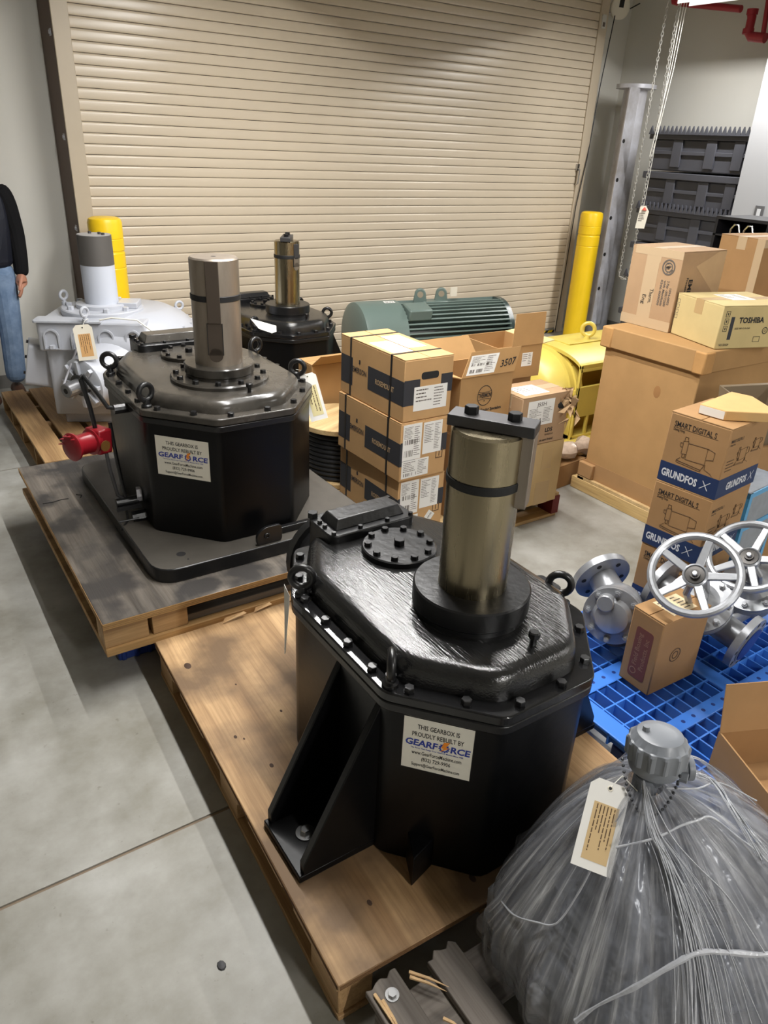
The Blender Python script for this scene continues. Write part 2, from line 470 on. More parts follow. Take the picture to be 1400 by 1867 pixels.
# rolling door: every slat its own piece
door = thing('door_1', '', 'door'); del door['label']; del door['category']; door['kind'] = 'structure'
def slat_mesh():
    p = .0666875; W0, W1 = 1.385, 6.235
    prof = [(-.006, 0), (-.0125, .0012), (-.0135, .003), (-.0142, .012), (-.0138, .050), (-.0122, .0575), (-.0090, .0620), (-.0055, .0640), (-.001, .0645), (.004, .0645), (.004, 0)]
    return MB().loft([[(W0, y, z) for y, z in prof], [(W1, y, z) for y, z in prof]]).mesh('slat', DOORP, 50)
SLAT = slat_mesh()
z0 = .7936*.889167 + 1.8096            # slat index 0 seam
k0 = int((z0-.09)/.0666875)
for k in range(-12, k0+1):
    place('slat', SLAT, door, T(0, 5.825, z0-.0666875*(k+1)+.002))
zb = z0-.0666875*(k0+1)
bb = MB().box(1.40, 6.22, 5.800, 5.835, .03, zb).build('bottom_bar', mat('bar grey', (168, 166, 160), .4, .5), door, bevel=.003)
hz = MB()
for i in range(44):
    xx = 1.42+i*.109
    hz.add([(xx, 5.797, .006), (xx+.055, 5.797, .006), (xx+.08, 5.797, .03), (xx+.025, 5.797, .03), (xx, 5.803, .006), (xx+.055, 5.803, .006), (xx+.08, 5.803, .03), (xx+.025, 5.803, .03)],
           [(0, 1, 2, 3), (7, 6, 5, 4), (0, 4, 5, 1), (1, 5, 6, 2), (2, 6, 7, 3), (3, 7, 4, 0)])
hz.build('hazard_stripes', mat('hazard yellow', (220, 184, 30), .5), door)
MB().box(1.41, 6.21, 5.803, 5.83, .0, .03).build('bottom_seal', RUBBER, door)
def guide(x0, x1, xin, name, side):
    g = MB()
    g.box(x0, x1, 5.795, 5.812, 0, 3.3)
    o = g.build(name, GUIDEP, door, bevel=.004)
    e = MB(); xo = x0 if side < 0 else x1
    e.box(min(xo, xo-side*.012), max(xo, xo-side*.012), 5.813, 6.08 if side > 0 else YW, 0, 3.3)
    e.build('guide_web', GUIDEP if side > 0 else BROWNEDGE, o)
    b = MB()
    for z in (.55, 1.17, 1.75, 2.35, 2.9):
        b.lathe([(.012, 0), (.012, .012)], 6, axis_m((xo, 5.87, z), (side, 0, 0)))
        b.box(xo-.002, xo+.002, 5.85, 5.90, z-.02, z+.02)
    b.build('guide_bolts', GALV, o, kind='stuff')
guide(1.296, 1.404, 1.404, 'guide', -1)
guide(6.212, 6.322, 6.212, 'guide', 1)
tg = MB().box(6.235, 6.29, 5.786, 5.7945, 2.86, 2.97).build('inspection_tag', mat('tag grey', (196, 194, 188), .6), door)
ln = MB(); add_rect(ln, 6.247, 6.278, 2.875, 2.91, T(0, 5.786, 0) @ RX(PI/2), 0, .0006, 0); ln.build('print', GREYINK, tg)
# pull handle on the right edge
hd = MB(); hd.tube([(6.20, 5.79, 1.66), (6.20, 5.765, 1.65), (6.20, 5.765, 1.52), (6.20, 5.79, 1.51)], .008, 8)
hd.box(6.185, 6.215, 5.785, 5.812, 1.64, 1.70); hd.build('handle', CHROME, door)

# ------------------------------------------------------------------ bollards
def bollard(x, y, label):
    t = thing('bollard', label, 'bollard', (x, y, 0), 0, 'yellow bollards beside the rolling door')
    r = .112; h = 1.28
    MB().lathe([(r, 0), (r, .95), (r-.003, .955), (r, .96), (r, 1.05), (r-.004, 1.056), (r-.004, 1.066), (r, 1.07), (r, 1.14), (r-.003, 1.144), (r, 1.148), (r, h-.035), (r*.93, h-.012), (r*.75, h-.002), (r*.4, h)], 32).build('sleeve', YELLOW, t, smooth=28)
    MB().lathe([(r+.012, 0), (r+.012, .02), (r+.001, .03)], 32).build('base_ring', BASEG, t)
    return t
bollard(1.40, 5.50, 'yellow bollard at the left door jamb, behind the white gearbox')
bollard(6.19, 5.50, 'yellow bollard at the right door jamb, beside the steel pipe spool')

# ------------------------------------------------------------------ pallets
def boards(t, name, n, x0, x1, y0, y1, z0, z1, along, m, widths=None, jit=.004, rnd=random.Random(3)):
    span = (x1-x0) if along == 'Y' else (y1-y0)
    for i in range(n):
        wd = widths if widths else span/n*.8
        c = (i*(span-wd)/(n-1) if n > 1 else 0)
        j = rnd.uniform(-jit, jit) if 0 < i < n-1 else 0
        b = MB()
        if along == 'Y': b.box(0, wd, rnd.uniform(0, jit), y1-y0-rnd.uniform(0, jit), 0, z1-z0); M = T(x0+c+j, y0, z0)
        else: b.box(rnd.uniform(0, jit), x1-x0-rnd.uniform(0, jit), 0, wd, 0, z1-z0); M = T(x0, y0+c+j, z0)
        b.build(name, m, t, M, bevel=.002, seg=1)

def ply_knots(par, z, pts):
    kb = MB()
    for x, y, r in pts:
        kb.lathe([(r, 0), (r*.9, .0008)], 10, T(x, y, z) @ Matrix.Diagonal((1, 1.5, 1, 1)))
    kb.build('knots', mat('dark knot', (66, 46, 32), .8), par, kind='stuff')

# A: near pallet, plywood deck. local origin at near left corner
PA = thing('plywood_pallet', 'wooden pallet with a bare plywood deck under the nearest black gearbox', 'pallet', (.517, .831, 0), -.040)
A_W, A_L = 1.06, 1.43
dk = MB().box(0, A_W, 0, A_L, .142, .160).build('plywood_deck', PLY, PA, bevel=.002, seg=1)
pe = MB()
for i in range(4):
    pe.box(-.0006, 0, .004, A_L-.004, .1435+i*.0042, .1455+i*.0042); pe.box(.004, A_W-.004, -.0006, 0, .1435+i*.0042, .1455+i*.0042)
pe.build('ply_layers', mat('dark ply layer', (110, 78, 46), .8), dk, kind='stuff')
ply_knots(dk, .160, [(.13, .66, .006), (.08, .82, .005), (.10, .80, .003), (.20, .46, .004), (.25, .86, .004), (.30, .25, .007), (.16, .14, .006), (.42, .07, .008), (.17, 1.05, .003), (.06, 1.22, .012)])
boards(PA, 'deck_board', 5, 0, A_W, .01, A_L-.01, .124, .142, 'X', PALWOODX)
for x in (.0, A_W/2-.02, A_W-.04):
    for y in (.02, A_L/2-.07, A_L-.16):
        MB().box(0, .09 if x == 0 else .09, 0, .14, 0, .107).build('block', PALWOOD, PA, T(x+.012 if x == 0 else x-.06, y, .017), bevel=.002, seg=1)
boards(PA, 'stringer_board', 3, .006, A_W-.006, 0, A_L, .106, .124, 'Y', PALWOOD, .09) if False else None
boards(PA, 'bottom_board', 3, .01, A_W-.01, .012, A_L-.012, 0, .017, 'Y', PALWOOD, .09)

# B: black film-faced plywood pallet on a blue plastic pallet
PBb = thing('blue_plastic_pallet', 'dark blue plastic pallet beneath the black-topped plywood pallet', 'pallet', (.475, 2.40, 0))
PBb_parts = MB()
for x in (0.0, .36, .72):
    for y in (0.0, .56, 1.12):
        b = MB(); b.box(0, .16, 0, .16, 0, .12)
        for k in range(3): b.box(.01+.05*k, .03+.05*k, -.006, .166, .0, .10)
        b.build('foot', BLUEDK, PBb, T(x, y, 0), bevel=.006)
boards(PBb, 'deck_rail', 6, 0, .88, 0, 1.28, .12, .155, 'X', BLUEDK, .12)
PB = thing('black_topped_pallet', 'plywood skid with scuffed black top under the black gearbox carrying the red device', 'pallet', (.405, 2.235, .155))
BW, BL = 1.08, 1.53
MB().box(0, BW, 0, BL, .115, .140).build('black_deck', [PLYDARK], PB, bevel=.002, seg=1)
ed = MB()
for zz in (.117, .1235, .130, .1365):
    ed.box(-.0012, 0, .0, BL, zz-.002, zz+.003); ed.box(0, BW, -.0012, 0, zz-.002, zz+.003)
ed.build('worn_edge', PLYEDGE, PB, label='bare plywood edge')
MB().box(0, BW, 0, BL, .0, .030).build('lower_deck', PLYEDGE, PB, bevel=.002, seg=1)
for x in (.0, .17, .9):
    MB().box(0, .13 if x else .155, 0, .09, .030, .115).build('spacer', PALWOODX, PB, T(x, .012, 0), bevel=.002, seg=1)
for y in (.30, 1.02):
    MB().box(.025, .07, 0, .09, .030, .115).build('spacer', PALWOOD, PB, T(.004, y+.1, 0), bevel=.002, seg=1)
MB().box(.3, .92, .03, .12, .031, .06).build('spacer', GREYWOODX, PB, bevel=.002, seg=1)
cr = MB(); cr.tube([(.02, 1.06, .1405), (.06, 1.055, .1405), (.10, 1.065, .1405), (.13, 1.06, .1405)], .0025, 5); cr.tube([(.17, 1.09, .1405), (.19, 1.07, .1405), (.18, 1.05, .1405)], .0025, 5)
cr.build('crack', INK, PB)
sp = MB()
for x, y, l in ((.42, -.02, .10), (.55, -.012, .08), (.70, -.01, .06)): sp.add([(x, y, .012), (x+l, y+.006, .02), (x+l*.9, y+.012, .028), (x+.01, y+.004, .03)], [(0, 1, 2, 3)])
sp.build('splinters', BARE, PB, recalc=False, smooth=0, kind='stuff')

# C: slatted pallet below the white gearbox
PC = thing('slatted_pallet', 'slatted wooden pallet under the white gearbox by the left wall', 'pallet', (.585, 4.16, 0))
CW, CL = 1.08, 1.43
boards(PC, 'deck_board', 4, 0, .685, 0, CL, .122, .14, 'Y', PALWOOD, .145)
boards(PC, 'deck_board', 2, .76, CW, 0, 1.17, .122, .14, 'Y', PALWOOD, .145)
for y, xe in ((.0, CW), (CL/2-.02, CW), (CL-.04, .685)): MB().box(0, xe, 0, .04, .018, .122).build('stringer', PALWOODX, PC, T(0, y, 0), bevel=.002, seg=1)
for y in (.3, 1.05): MB().box(0, CW, 0, .03, .018, .122).build('stringer', PALWOODX, PC, T(0, y, 0), bevel=.002, seg=1)
boards(PC, 'bottom_board', 2, 0, .685, 0, CL, 0, .018, 'Y', PALWOOD, .12)

# D: pallet under the boxes
PD = thing('box_pallet', 'pale new wooden pallet with one dull red block, under the stacked white-labelled cartons', 'pallet', (1.80, 2.49, 0))
DW, DL = 1.09, 1.24
boards(PD, 'deck_board', 7, 0, DW, 0, DL, .122, .14, 'X', LIGHTWOOD, .12)
for x in (0, DW/2-.02, DW-.04):
    MB().box(0, .04, 0, DL, .018, .122).build('stringer', LIGHTWOODY, PD, T(x, 0, 0), bevel=.002, seg=1)
MB().box(0, .05, -.004, .10, .018, .123).build('red_block', mat('dull red', (104, 28, 28), .6), PD, T(DW-.045, 0, 0))
boards(PD, 'bottom_board', 3, 0, DW, 0, DL, 0, .018, 'X', LIGHTWOOD, .10)

# E: weathered pallet at the front
PE = thing('weathered_pallet', 'weathered grey broken pallet below the film-wrapped motor', 'pallet', (.57, -.385, 0))
def broken_board(w, l, seed):
    rnd = random.Random(seed); n = 7; b = MB()
    top = [(w*i/(n-1), l-abs(rnd.gauss(0, .012)), 0) for i in range(n)]
    poly = [(0, 0), (w, 0)]+[(p[0], p[1]) for p in reversed(top)]
    return b.prism(poly, 0, .02)
for i, (x, wd, yl) in enumerate(((.0, .085, 1.20), (.155, .085, 1.185), (.305, .09, 1.20), (.47, .09, 1.18), (.64, .09, 1.18), (.82, .09, 1.18), (1.0, .09, 1.18))):
    broken_board(wd, yl, i).build('deck_board', GREYWOOD, PE, T(x, 0, .118), bevel=.002, seg=1)
for y in (.0, .52, 1.02):
    MB().box(0, 1.075, 0, .13, .098, .117).build('cross_board', GREYWOODX, PE, T(0, y, 0), bevel=.002, seg=1)
for x in (.0, .5, .985):
    for y in (.0, .52, 1.02): MB().box(0, .09, 0, .13, 0, .098).build('block', GREYWOOD, PE, T(x, y, 0), bevel=.002, seg=1)
MB().lathe([(.016, .138), (.016, .141)], 16, T(.045, 1.15, 0)).lathe([(.010, .141), (.010, .148)], 6, T(.045, 1.15, 0)).build('lag_bolt', mat('dull zinc', (150, 150, 150), .5, .3), PE)
sp = MB()
for (x, y, dx, dy) in ((.10, 1.16, .05, -.07), (.105, 1.17, .055, -.075), (.02, 1.15, -.005, -.09), (.012, 1.17, .0, -.11), (.11, 1.05, .02, -.04)):
    sp.tube([(x, y, .142), (x+dx*.5, y+dy*.5, .147), (x+dx, y+dy, .143)], [.0045, .0035, .0005], 5)
sp.build('splinters', BARE, PE, kind='stuff')

# F: blue grid pallet under the valves
PF = thing('blue_grid_pallet', 'light blue plastic pallet with open grid deck, below the silver valves', 'pallet', (1.655, .36, 0))
FW, FL = 1.12, 1.24
rx = MB().box(0, FW, 0, .006, 0, .045).mesh('grid_rib', BLUEPL, 0)
ry = MB().box(0, .006, 0, FL, 0, .045).mesh('grid_rib', BLUEPL, 0)
for i in range(15): place('grid_rib', rx, PF, T(0, .03+i*.084, .105))
for i in range(21): place('grid_rib', ry, PF, T(.02+i*.053, 0, .105))
def rail(w, l):
    b = MB(); b.box(0, l, 0, w, 0, .012)
    return b
for y, wd in ((0, .07), (.325, .075), (.585, .055), (.87, .07), (FL-.07, .07)):
    r = rail(wd, FW).build('deck_rail', BLUEPL, PF, T(0, y, .139), bevel=.003)
    if .1 < y < FL-.1:
        hl = MB()
        for k in range(20): hl.lathe([(.0075, .0121), (.0075, .0124)], 10, T(.04+k*.054, wd/2, 0))
        hl.build('rail_holes', BLUEDK, r, kind='stuff')
for x in (0, .52, FW-.07): MB().box(0, .07, 0, FL, 0, .012).build('deck_rail', BLUEPL, PF, T(x, 0, .1385), bevel=.003)
for x in (.02, .48, .96):
    for y in (.0, .54, 1.08): MB().box(0, .14, 0, .16, 0, .105).build('foot', BLUEDK, PF, T(x, y, 0), bevel=.01)

# ------------------------------------------------------------------ gearboxes
HEXB = MB().lathe([(.0135, 0), (.0135, .0025), (.0125, .0026), (.0125, .013), (.0112, .0145)], 6).mesh('bolt', BLACK, 25)
BIGHEX = MB().lathe([(.0165, 0), (.0165, .016), (.0150, .018)], 6).mesh('bolt', mat('black oxide', (26, 26, 28), .4, .4), 25)
def eye_mesh():
    b = MB(); b.torus(.030, .0105, 22, 10, T(0, 0, .058) @ RX(PI/2))
    b.lathe([(.020, 0), (.020, .008), (.0135, .012), (.0125, .030)], 16)
    return b.mesh('lifting_eye', BLACK, 40)
EYE = eye_mesh()

def sign(parent, M, w, h):
    """white rebuilt-by sign; M: x right, y up, z out, origin lower left"""
    s = MB(); add_rect(s, 0, w, 0, h, M, 0, .0012)
    s = s.build('sign', mat('sign white', (226, 222, 208), .5), parent, label='white printed sign')
    fr = MB()
    for a in ((-.002, w+.002, -.002, 0), (-.002, w+.002, h, h+.002), (-.002, 0, 0, h), (w, w+.002, 0, h)): add_rect(fr, *a, M, 0, .0014)
    fr.build('border', INK, s)
    k = MB()
    add_text(k, 'THIS GEARBOX IS', w*.5, h*.80, h*.085, M, width=w*.60, lift=.0016)
    add_text(k, 'PROUDLY REBUILT BY', w*.5, h*.655, h*.085, M, width=w*.74, lift=.0016)
    add_text(k, 'www.GearForceMachine.com', w*.5, h*.30, h*.070, M, width=w*.72, lift=.0016)
    add_text(k, '(832) 729-9906', w*.5, h*.185, h*.070, M, width=w*.42, lift=.0016)
    add_text(k, 'Support@GearForceMachine.com', w*.5, h*.07, h*.060, M, width=w*.70, lift=.0016)
    k.build('lettering', INK, s, recalc=False, smooth=0)
    k = MB()
    add_text(k, 'GEARF', w*.035, h*.475, h*.115, M, 'L', width=w*.465, bold=.035, lift=.0016, shear=.1)
    add_text(k, 'RCE', w*.965, h*.475, h*.115, M, 'R', width=w*.275, bold=.035, lift=.0016, shear=.1)
    add_text(k, 'The Force That Keeps Your Gears In Motion Since 1985', w*.5, h*.415, h*.026, M, width=w*.76, lift=.0016, bold=.02)
    # gear used as the letter O
    c = (w*.598, h*.53); n = 12; R = h*.078
    ring = []
    for i in range(n*4):
        a = 2*PI*i/(n*4); r = R*(1.14 if i % 4 in (1, 2) else .92)
        ring.append((c[0]+r*math.cos(a), c[1]+r*math.sin(a), .0016))
    inn = [(c[0]+R*.62*math.cos(2*PI*i/(n*4)), c[1]+R*.62*math.sin(2*PI*i/(n*4)), .0016) for i in range(n*4)]
    k.loft([ring, inn], M, 0, False, False)
    k.build('logo', BLUEINK, s, recalc=False, smooth=0)
    k = MB()
    k.add([(c[0]-R*.1, c[1]+R*1.5, .002), (c[0]+R*1.1, c[1]+R*1.7, .002), (c[0]+R*.35, c[1]+R*.35, .002), (c[0]+R*.9, c[1]+R*.25, .002), (c[0]-R*.8, c[1]-R*1.1, .002), (c[0]-R*.05, c[1]-R*.05, .002), (c[0]-R*.55, c[1]-R*.05, .002)],
          [(0, 6, 5, 2, 1), (2, 5, 4, 3)], M)
    k.build('lightning_bolt', ORANGE, s, recalc=False, smooth=0)
    return s

DOME = ((.042, 0), (.044, .026), (.048, .046), (.056, .060), (.068, .0675), (.084, .070))
def gearbox(loc, rz, label, s=1., Hb=.535, hub_r=.148, hub_h=.07, disc=None, shaft_r=.086, shaft_len=.41, shaft_m=STEEL, top=BLACK,
            keeper=True, keyslot=None, feet=True, baseplate=None, eye_rot=0., eyes=(.35, -.6, -.5, .3), signrect=None, dome_h=.070, band_z=.30, rear_shaft=True, slot_m=None, group='black gearboxes'):
    t = thing('gearbox', label, 'gearbox', loc, rz, group)
    P = [(-.325, -.10), (-.14, -.312), (.14, -.312), (.325, -.10), (.325, .36), (.20, .585), (-.20, .585), (-.325, .36)]
    P = [(x*s, y*s) for x, y in P]
    body = round_poly(inset(P, .012), .02, 2)
    h = MB(); zb = .0 if baseplate is None else baseplate[4]
    h.prism(body, zb, Hb-.052)
    hs = h.build('housing', BLACKBODY, t, bevel=.004)
    f = MB(); f.prism(round_poly(inset(P, .001), .022, 3), Hb-.053, Hb-.029); f.build('mounting_flange', BLACK, t, bevel=.003)
    f = MB(); f.prism(round_poly(P, .022, 3), Hb-.027, Hb); cv = f.build('cover_flange', mat('glossy flange paint', (24, 24, 25), .15, 0, .6, bump=.16, bscale=24) if top is BLACK else top, t, bevel=.004)
    # domed cover
    rings = []
    for d, z in DOME:
        rings.append([(x, y, Hb+z*s*dome_h/.070) for x, y in round_poly(inset(P, d*s), .05*s, 4)])
    c = MB(); c.loft(rings, cap0=False); c.build('domed_cover', BRUSHED if top is BLACK else top, t)
    zt = Hb+dome_h*s
    # flange bolts
    ring = inset(P, .021); n = len(ring)
    for i in range(n):
        a = Vector(ring[i]); b = Vector(ring[(i+1) % n]); L = (b-a).length; k = max(1, round(L/.125))
        for j in range(k):
            p = a+(b-a)*((j+.35)/k)
            place('bolt', HEXB, cv, T(p.x, p.y, Hb) @ RZ(random.random()*3))
    # lifting eyes
    for x, y, r in ((-.297, -.085, eyes[0]), (.297, -.03, eyes[1]), (-.297, .345, eyes[2]), (.297, .345, eyes[3])):
        place('lifting_eye', EYE, t, T(x*s, y*s, Hb) @ RZ(r+eye_rot))
    # hub
    hb = MB()
    z1 = zt
    if disc:
        d = MB().lathe([(disc, zt-.012), (disc, zt+.012), (disc-.006, zt+.018)], 48).build('hub_flange', top, t)
        for i in range(12):
            a = 2*PI*i/12+.1; place('bolt', HEXB, d, T(math.cos(a)*(disc-.024), math.sin(a)*(disc-.024), zt+.018))
        z1 = zt+.016
    hb.lathe([(hub_r*.965, z1-.02), (hub_r*.965, z1+.012), (hub_r, z1+.018), (hub_r, z1+hub_h-.004), (hub_r-.004, z1+hub_h)], 56)
    hb.build('hub', top if disc else BLACK, t)
    zs = z1+hub_h
    # shaft
    sh = MB()
    if keyslot is not None:
        n = 64; w = .030; prof = []
        ring = []
        half = math.asin(w/shaft_r)
        def cross(cut):
            out = []
            for i in range(n):
                a = 2*PI*i/n
                r = shaft_r
                out.append((r*math.cos(a), r*math.sin(a)))
            return out
        # shaft as a lathe, slot as recessed part on its surface
    sh.lathe([(shaft_r, zs-.03), (shaft_r, zs+shaft_len-.006), (shaft_r-.006, zs+shaft_len)], 56)
    so = sh.build('output_shaft', shaft_m, t, M=None)
    ct = MB().lathe([(.010, zs+shaft_len+.0002), (.004, zs+shaft_len+.0008)], 16).build('centre_hole', BLACKM, so)
    MB().lathe([(shaft_r+.0012, zs+shaft_len-band_z*shaft_len-.011), (shaft_r+.003, zs+shaft_len-band_z*shaft_len-.009), (shaft_r+.003, zs+shaft_len-band_z*shaft_len+.009), (shaft_r+.0012, zs+shaft_len-band_z*shaft_len+.011)], 56, cap0=False, cap1=False).build('band', RUBBER, so)
    if keyslot is not None:
        ang, zlo, zmid, zhi = keyslot      # slot from zlo (round end) up; the key fills zmid..zhi
        M = RZ(ang)
        w = .024*s
        k = MB(); k.box(shaft_r-.010, shaft_r+.0006, -w, w, zs+zlo+w, zs+zmid, M)
        k.lathe([(w, shaft_r-.010), (w, shaft_r+.0006)], 20, M @ T(0, 0, zs+zlo+w) @ RY(PI/2))
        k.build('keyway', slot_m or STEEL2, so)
        ks = MB()
        ks.box(shaft_r-.004, shaft_r+.0010, -w-.003, -w, zs+zlo+w, zs+zmid, M); ks.box(shaft_r-.004, shaft_r+.0010, w, w+.003, zs+zlo+w, zs+zmid, M)
        ks.build('keyway_edge', BLACKM, so, kind='stuff')
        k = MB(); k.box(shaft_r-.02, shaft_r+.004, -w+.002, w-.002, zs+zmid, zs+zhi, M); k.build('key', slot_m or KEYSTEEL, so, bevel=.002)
    if keeper:
        a = keeper if not isinstance(keeper, bool) else -.967
        M = T(0, 0, zs+shaft_len) @ RZ(a)
        k = MB(); k.box(-.092, .108, -.033, .033, .0, .026, M); kp = k.build('keeper_bar', KEYSTEEL, so, bevel=.002)
        for x in (-.045, .055): place('bolt', BIGHEX, kp, M @ T(x, 0, .026) @ RZ(.4))
        k = MB(); k.box(.074, .108, -.024, .024, -.175, .0, M); k.build('key', STEEL2, so, bevel=.002)
    # round inspection cover
    ci = MB(); cx, cy, cr = 0.005*s, .325*s, .108*s
    ci.lathe([(cr, zt-.01), (cr, zt+.014), (cr-.004, zt+.017)], 40, T(cx, cy, 0))
    cio = ci.build('inspection_cover', top, t)
    for i in range(10):
        a = 2*PI*i/10+.2; place('bolt', HEXB, cio, T(cx+math.cos(a)*(cr-.018), cy+math.sin(a)*(cr-.018), zt+.017) @ RZ(a) @ Matrix.Diagonal((.85, .85, .8, 1)))
    place('bolt', BIGHEX, cio, T(cx, cy, zt+.017))
    # rectangular raised cover on its box
    rc = MB(); zr = zt+.028*s
    rp = round_poly([(-.155*s, .435*s), (.145*s, .435*s), (.145*s, .585*s), (-.155*s, .585*s)], .03, 3)
    rc.prism(rp, Hb-.004, zr); rco = rc.build('rear_housing', BLACK, t, bevel=.004)
    rt = MB()
    q0 = [(-.125*s, .462*s), (.118*s, .462*s), (.118*s, .558*s), (-.125*s, .558*s)]
    rt.loft([[(x, y, zr) for x, y in q0], [(x, y, zr+.030*s) for x, y in inset(q0, .014*s)]])
    rto = rt.build('rear_cover', top if top is not BLACK else BLACK, t, bevel=.003)
    for x in (-.14, -.05, .045, .13):
        for y in (.447, .573): place('bolt', HEXB, rto, T(x*s, y*s, zr) @ Matrix.Diagonal((.62, .62, .7, 1)))
    for y in (.50, .53): place('bolt', HEXB, rto, T(-.14*s, y*s, zr) @ Matrix.Diagonal((.62, .62, .7, 1)))
    place('bolt', BIGHEX, rto, T(-.138*s, .577*s, zr) @ Matrix.Diagonal((1., 1., .9, 1)))
    # breather
    b = MB(); b.lathe([(.008, zt-.01), (.008, zt+.020), (.014, zt+.021), (.014, zt+.034), (.011, zt+.037)], 8, T(-.0*s+.025, -.205*s, 0)); b.build('breather', BLACK, t)
    # input housing at the back
    ih = MB(); zc = Hb*.74
    ih.lathe([(.16*s, -.01), (.16*s, .05), (.145*s, .07), (.135*s, .13), (.15*s, .135), (.15*s, .165), (.10*s, .19), (.085*s, .21)], 28, axis_m((-.0, .575*s, zc), (0, 1, 0)))
    iho = ih.build('input_housing', BLACK, t)
    for i in range(8):
        a = 2*PI*i/8+.3; place('bolt', HEXB, iho, axis_m((math.cos(a)*.132*s, .575*s+.165, zc+math.sin(a)*.132*s), (0, 1, 0)))
    if rear_shaft: MB().cyl((0, .575*s+.19, zc), (0, .575*s+.26, zc), .038*s, 24).build('input_shaft', CHROME, t)
    # ear with bolt on the right of the flange
    e = MB(); e.prism(round_poly([(.315*s, .02*s), (.405*s, .05*s), (.405*s, .13*s), (.315*s, .16*s)], .012), Hb-.075, Hb-.03); eo = e.build('ear', BLACK, t, bevel=.003)
    place('bolt', HEXB, eo, T(.375*s, .09*s, Hb-.03))
    if feet:
        for sg in (-1, 1):
            X0, X1 = sg*.31*s, sg*.53*s
            ft = MB(); ft.box(min(X0, X1), max(X0, X1), -.075*s, .13*s, 0, .022); fo = ft.build('foot', BLACKBODY, t, bevel=.003)
            for y in (-.075*s, .108*s):
                g = MB(); tri = [(X0, .02), (X1-sg*.012, .02), (X1-sg*.012, .055), (X0, Hb-.06)]
                g.loft([[(x, y, z) for x, z in tri], [(x, y+.022, z) for x, z in tri]]); g.build('gusset', BLACKBODY, fo, bevel=.003)
            lb = MB(); lb.lathe([(.026, .022), (.026, .026)], 20, T(sg*.455*s, .035, 0)); lb.lathe([(.014, .026), (.014, .038), (.012, .040)], 6, T(sg*.455*s, .035, 0))
            lb.build('lag_bolt', CHROME, fo)
        tr = MB(); q = [(-.262*s, -.150*s), (-.216*s, -.203*s), (-.298*s, -.226*s)]
        tr.prism(q, 0, .10); tr.build('wedge_boss', BLACKBODY, t, bevel=.003)
    if baseplate:
        x0, x1, y0, y1, th = baseplate
        bp = MB(); bp.prism(round_poly([(x0, y0), (x1, y0), (x1, y1), (x0, y1)], .10, 6), 0, th); bo = bp.build('base_plate', BLACK, t, bevel=.004)
        MB().prism(round_poly([(x0+.005, y0+.005), (x1-.005, y0+.005), (x1-.005, y1-.005), (x0+.005, y1-.005)], .097, 6), th, th+.0006).build('plate_face', mat('dusty plate', (74, 70, 64), .45, var=.22, vscale=6), bo)
        hl = MB()
        hl.lathe([(.018, th+.0008), (.018, th+.0011)], 20, T(x0+.13, y0+.10, 0)); hl.lathe([(.004, th+.0008), (.004, th+.0011)], 8, T(x0+.14, y0+.05, 0)); hl.build('bolt_hole', INK, bo)
        br = MB(); br.prism(round_poly([(-.055, 0), (.055, 0), (.055, .075), (-.02, .075), (-.055, .05)], .018), -.008, .008, T(.0, y0+.02, th) @ RX(PI/2)); br.build('jack_lug', BLACK, bo, bevel=.002)
        MB().torus(.009, .004, 14, 6, T(-.012, y0+.010, th+.038) @ RX(PI/2)).build('lug_hole', BLACKM, bo)
        MB().box(.06, x1-.08, y0+.06, y0+.085, th, th+.03).build('stiffener', BLACK, bo, bevel=.003)
    if signrect:
        u0, z0_, w_, h_ = signrect
        a = Vector(P[0]); b = Vector(P[1]); d = (b-a).normalized(); nrm = Vector((d.y, -d.x))
        nx, ny = nrm
        a2 = a - nrm*.012
        p = a2 + d*u0 + nrm*.0006
        M = Matrix(((d.x, 0, nx, p.x), (d.y, 0, ny, p.y), (0, 1, 0, z0_), (0, 0, 0, 1)))
        sign(t, M, w_, h_)
    return t

G1 = gearbox((1.092, 1.172, .160), 0, 'nearest black gearbox, glossy, with a flat keeper bar bolted on its steel shaft', eyes=(.98, -.88, -.55, .5), signrect=(.050, .318, .165, .155))
G2 = gearbox((1.105, 2.815, .295), 0, 'black gearbox with dusty top and grey-brown notched shaft, on the black-topped skid', s=1.135, Hb=.578, hub_r=.140, hub_h=.052, dome_h=.042, disc=.198,
             shaft_r=.094, shaft_len=.405, shaft_m=STEEL2, top=BLACKTOP, keeper=False, keyslot=(-2.05, .02, .17, .40), feet=False, baseplate=(-.465, .50, -.445, .73, .058), band_z=.36,
             signrect=(.045, .318, .225, .162), slot_m=mat('dark brown key steel', (86, 76, 67), .5, .6))  # key and keyway in a darker brown than the shaft
G3 = gearbox((2.30, 4.57, .14), .05, 'farthest black gearbox, between the notched-shaft gearbox and the rolling door', keyslot=(-1.25, .22, .30, .385), keeper=-.967+PI/2+.35, shaft_r=.082, shaft_len=.40, band_z=.24)
PG = thing('gearbox_pallet', 'wooden pallet under the farthest black gearbox', 'pallet', (1.70, 4.12, 0))
boards(PG, 'deck_board', 7, 0, 1.2, 0, 1.2, .122, .14, 'X', PALWOODX, .12)
for x in (0, .58, 1.16): MB().box(0, .04, 0, 1.2, 0, .122).build('stringer', PALWOOD, PG, T(x, 0, 0))

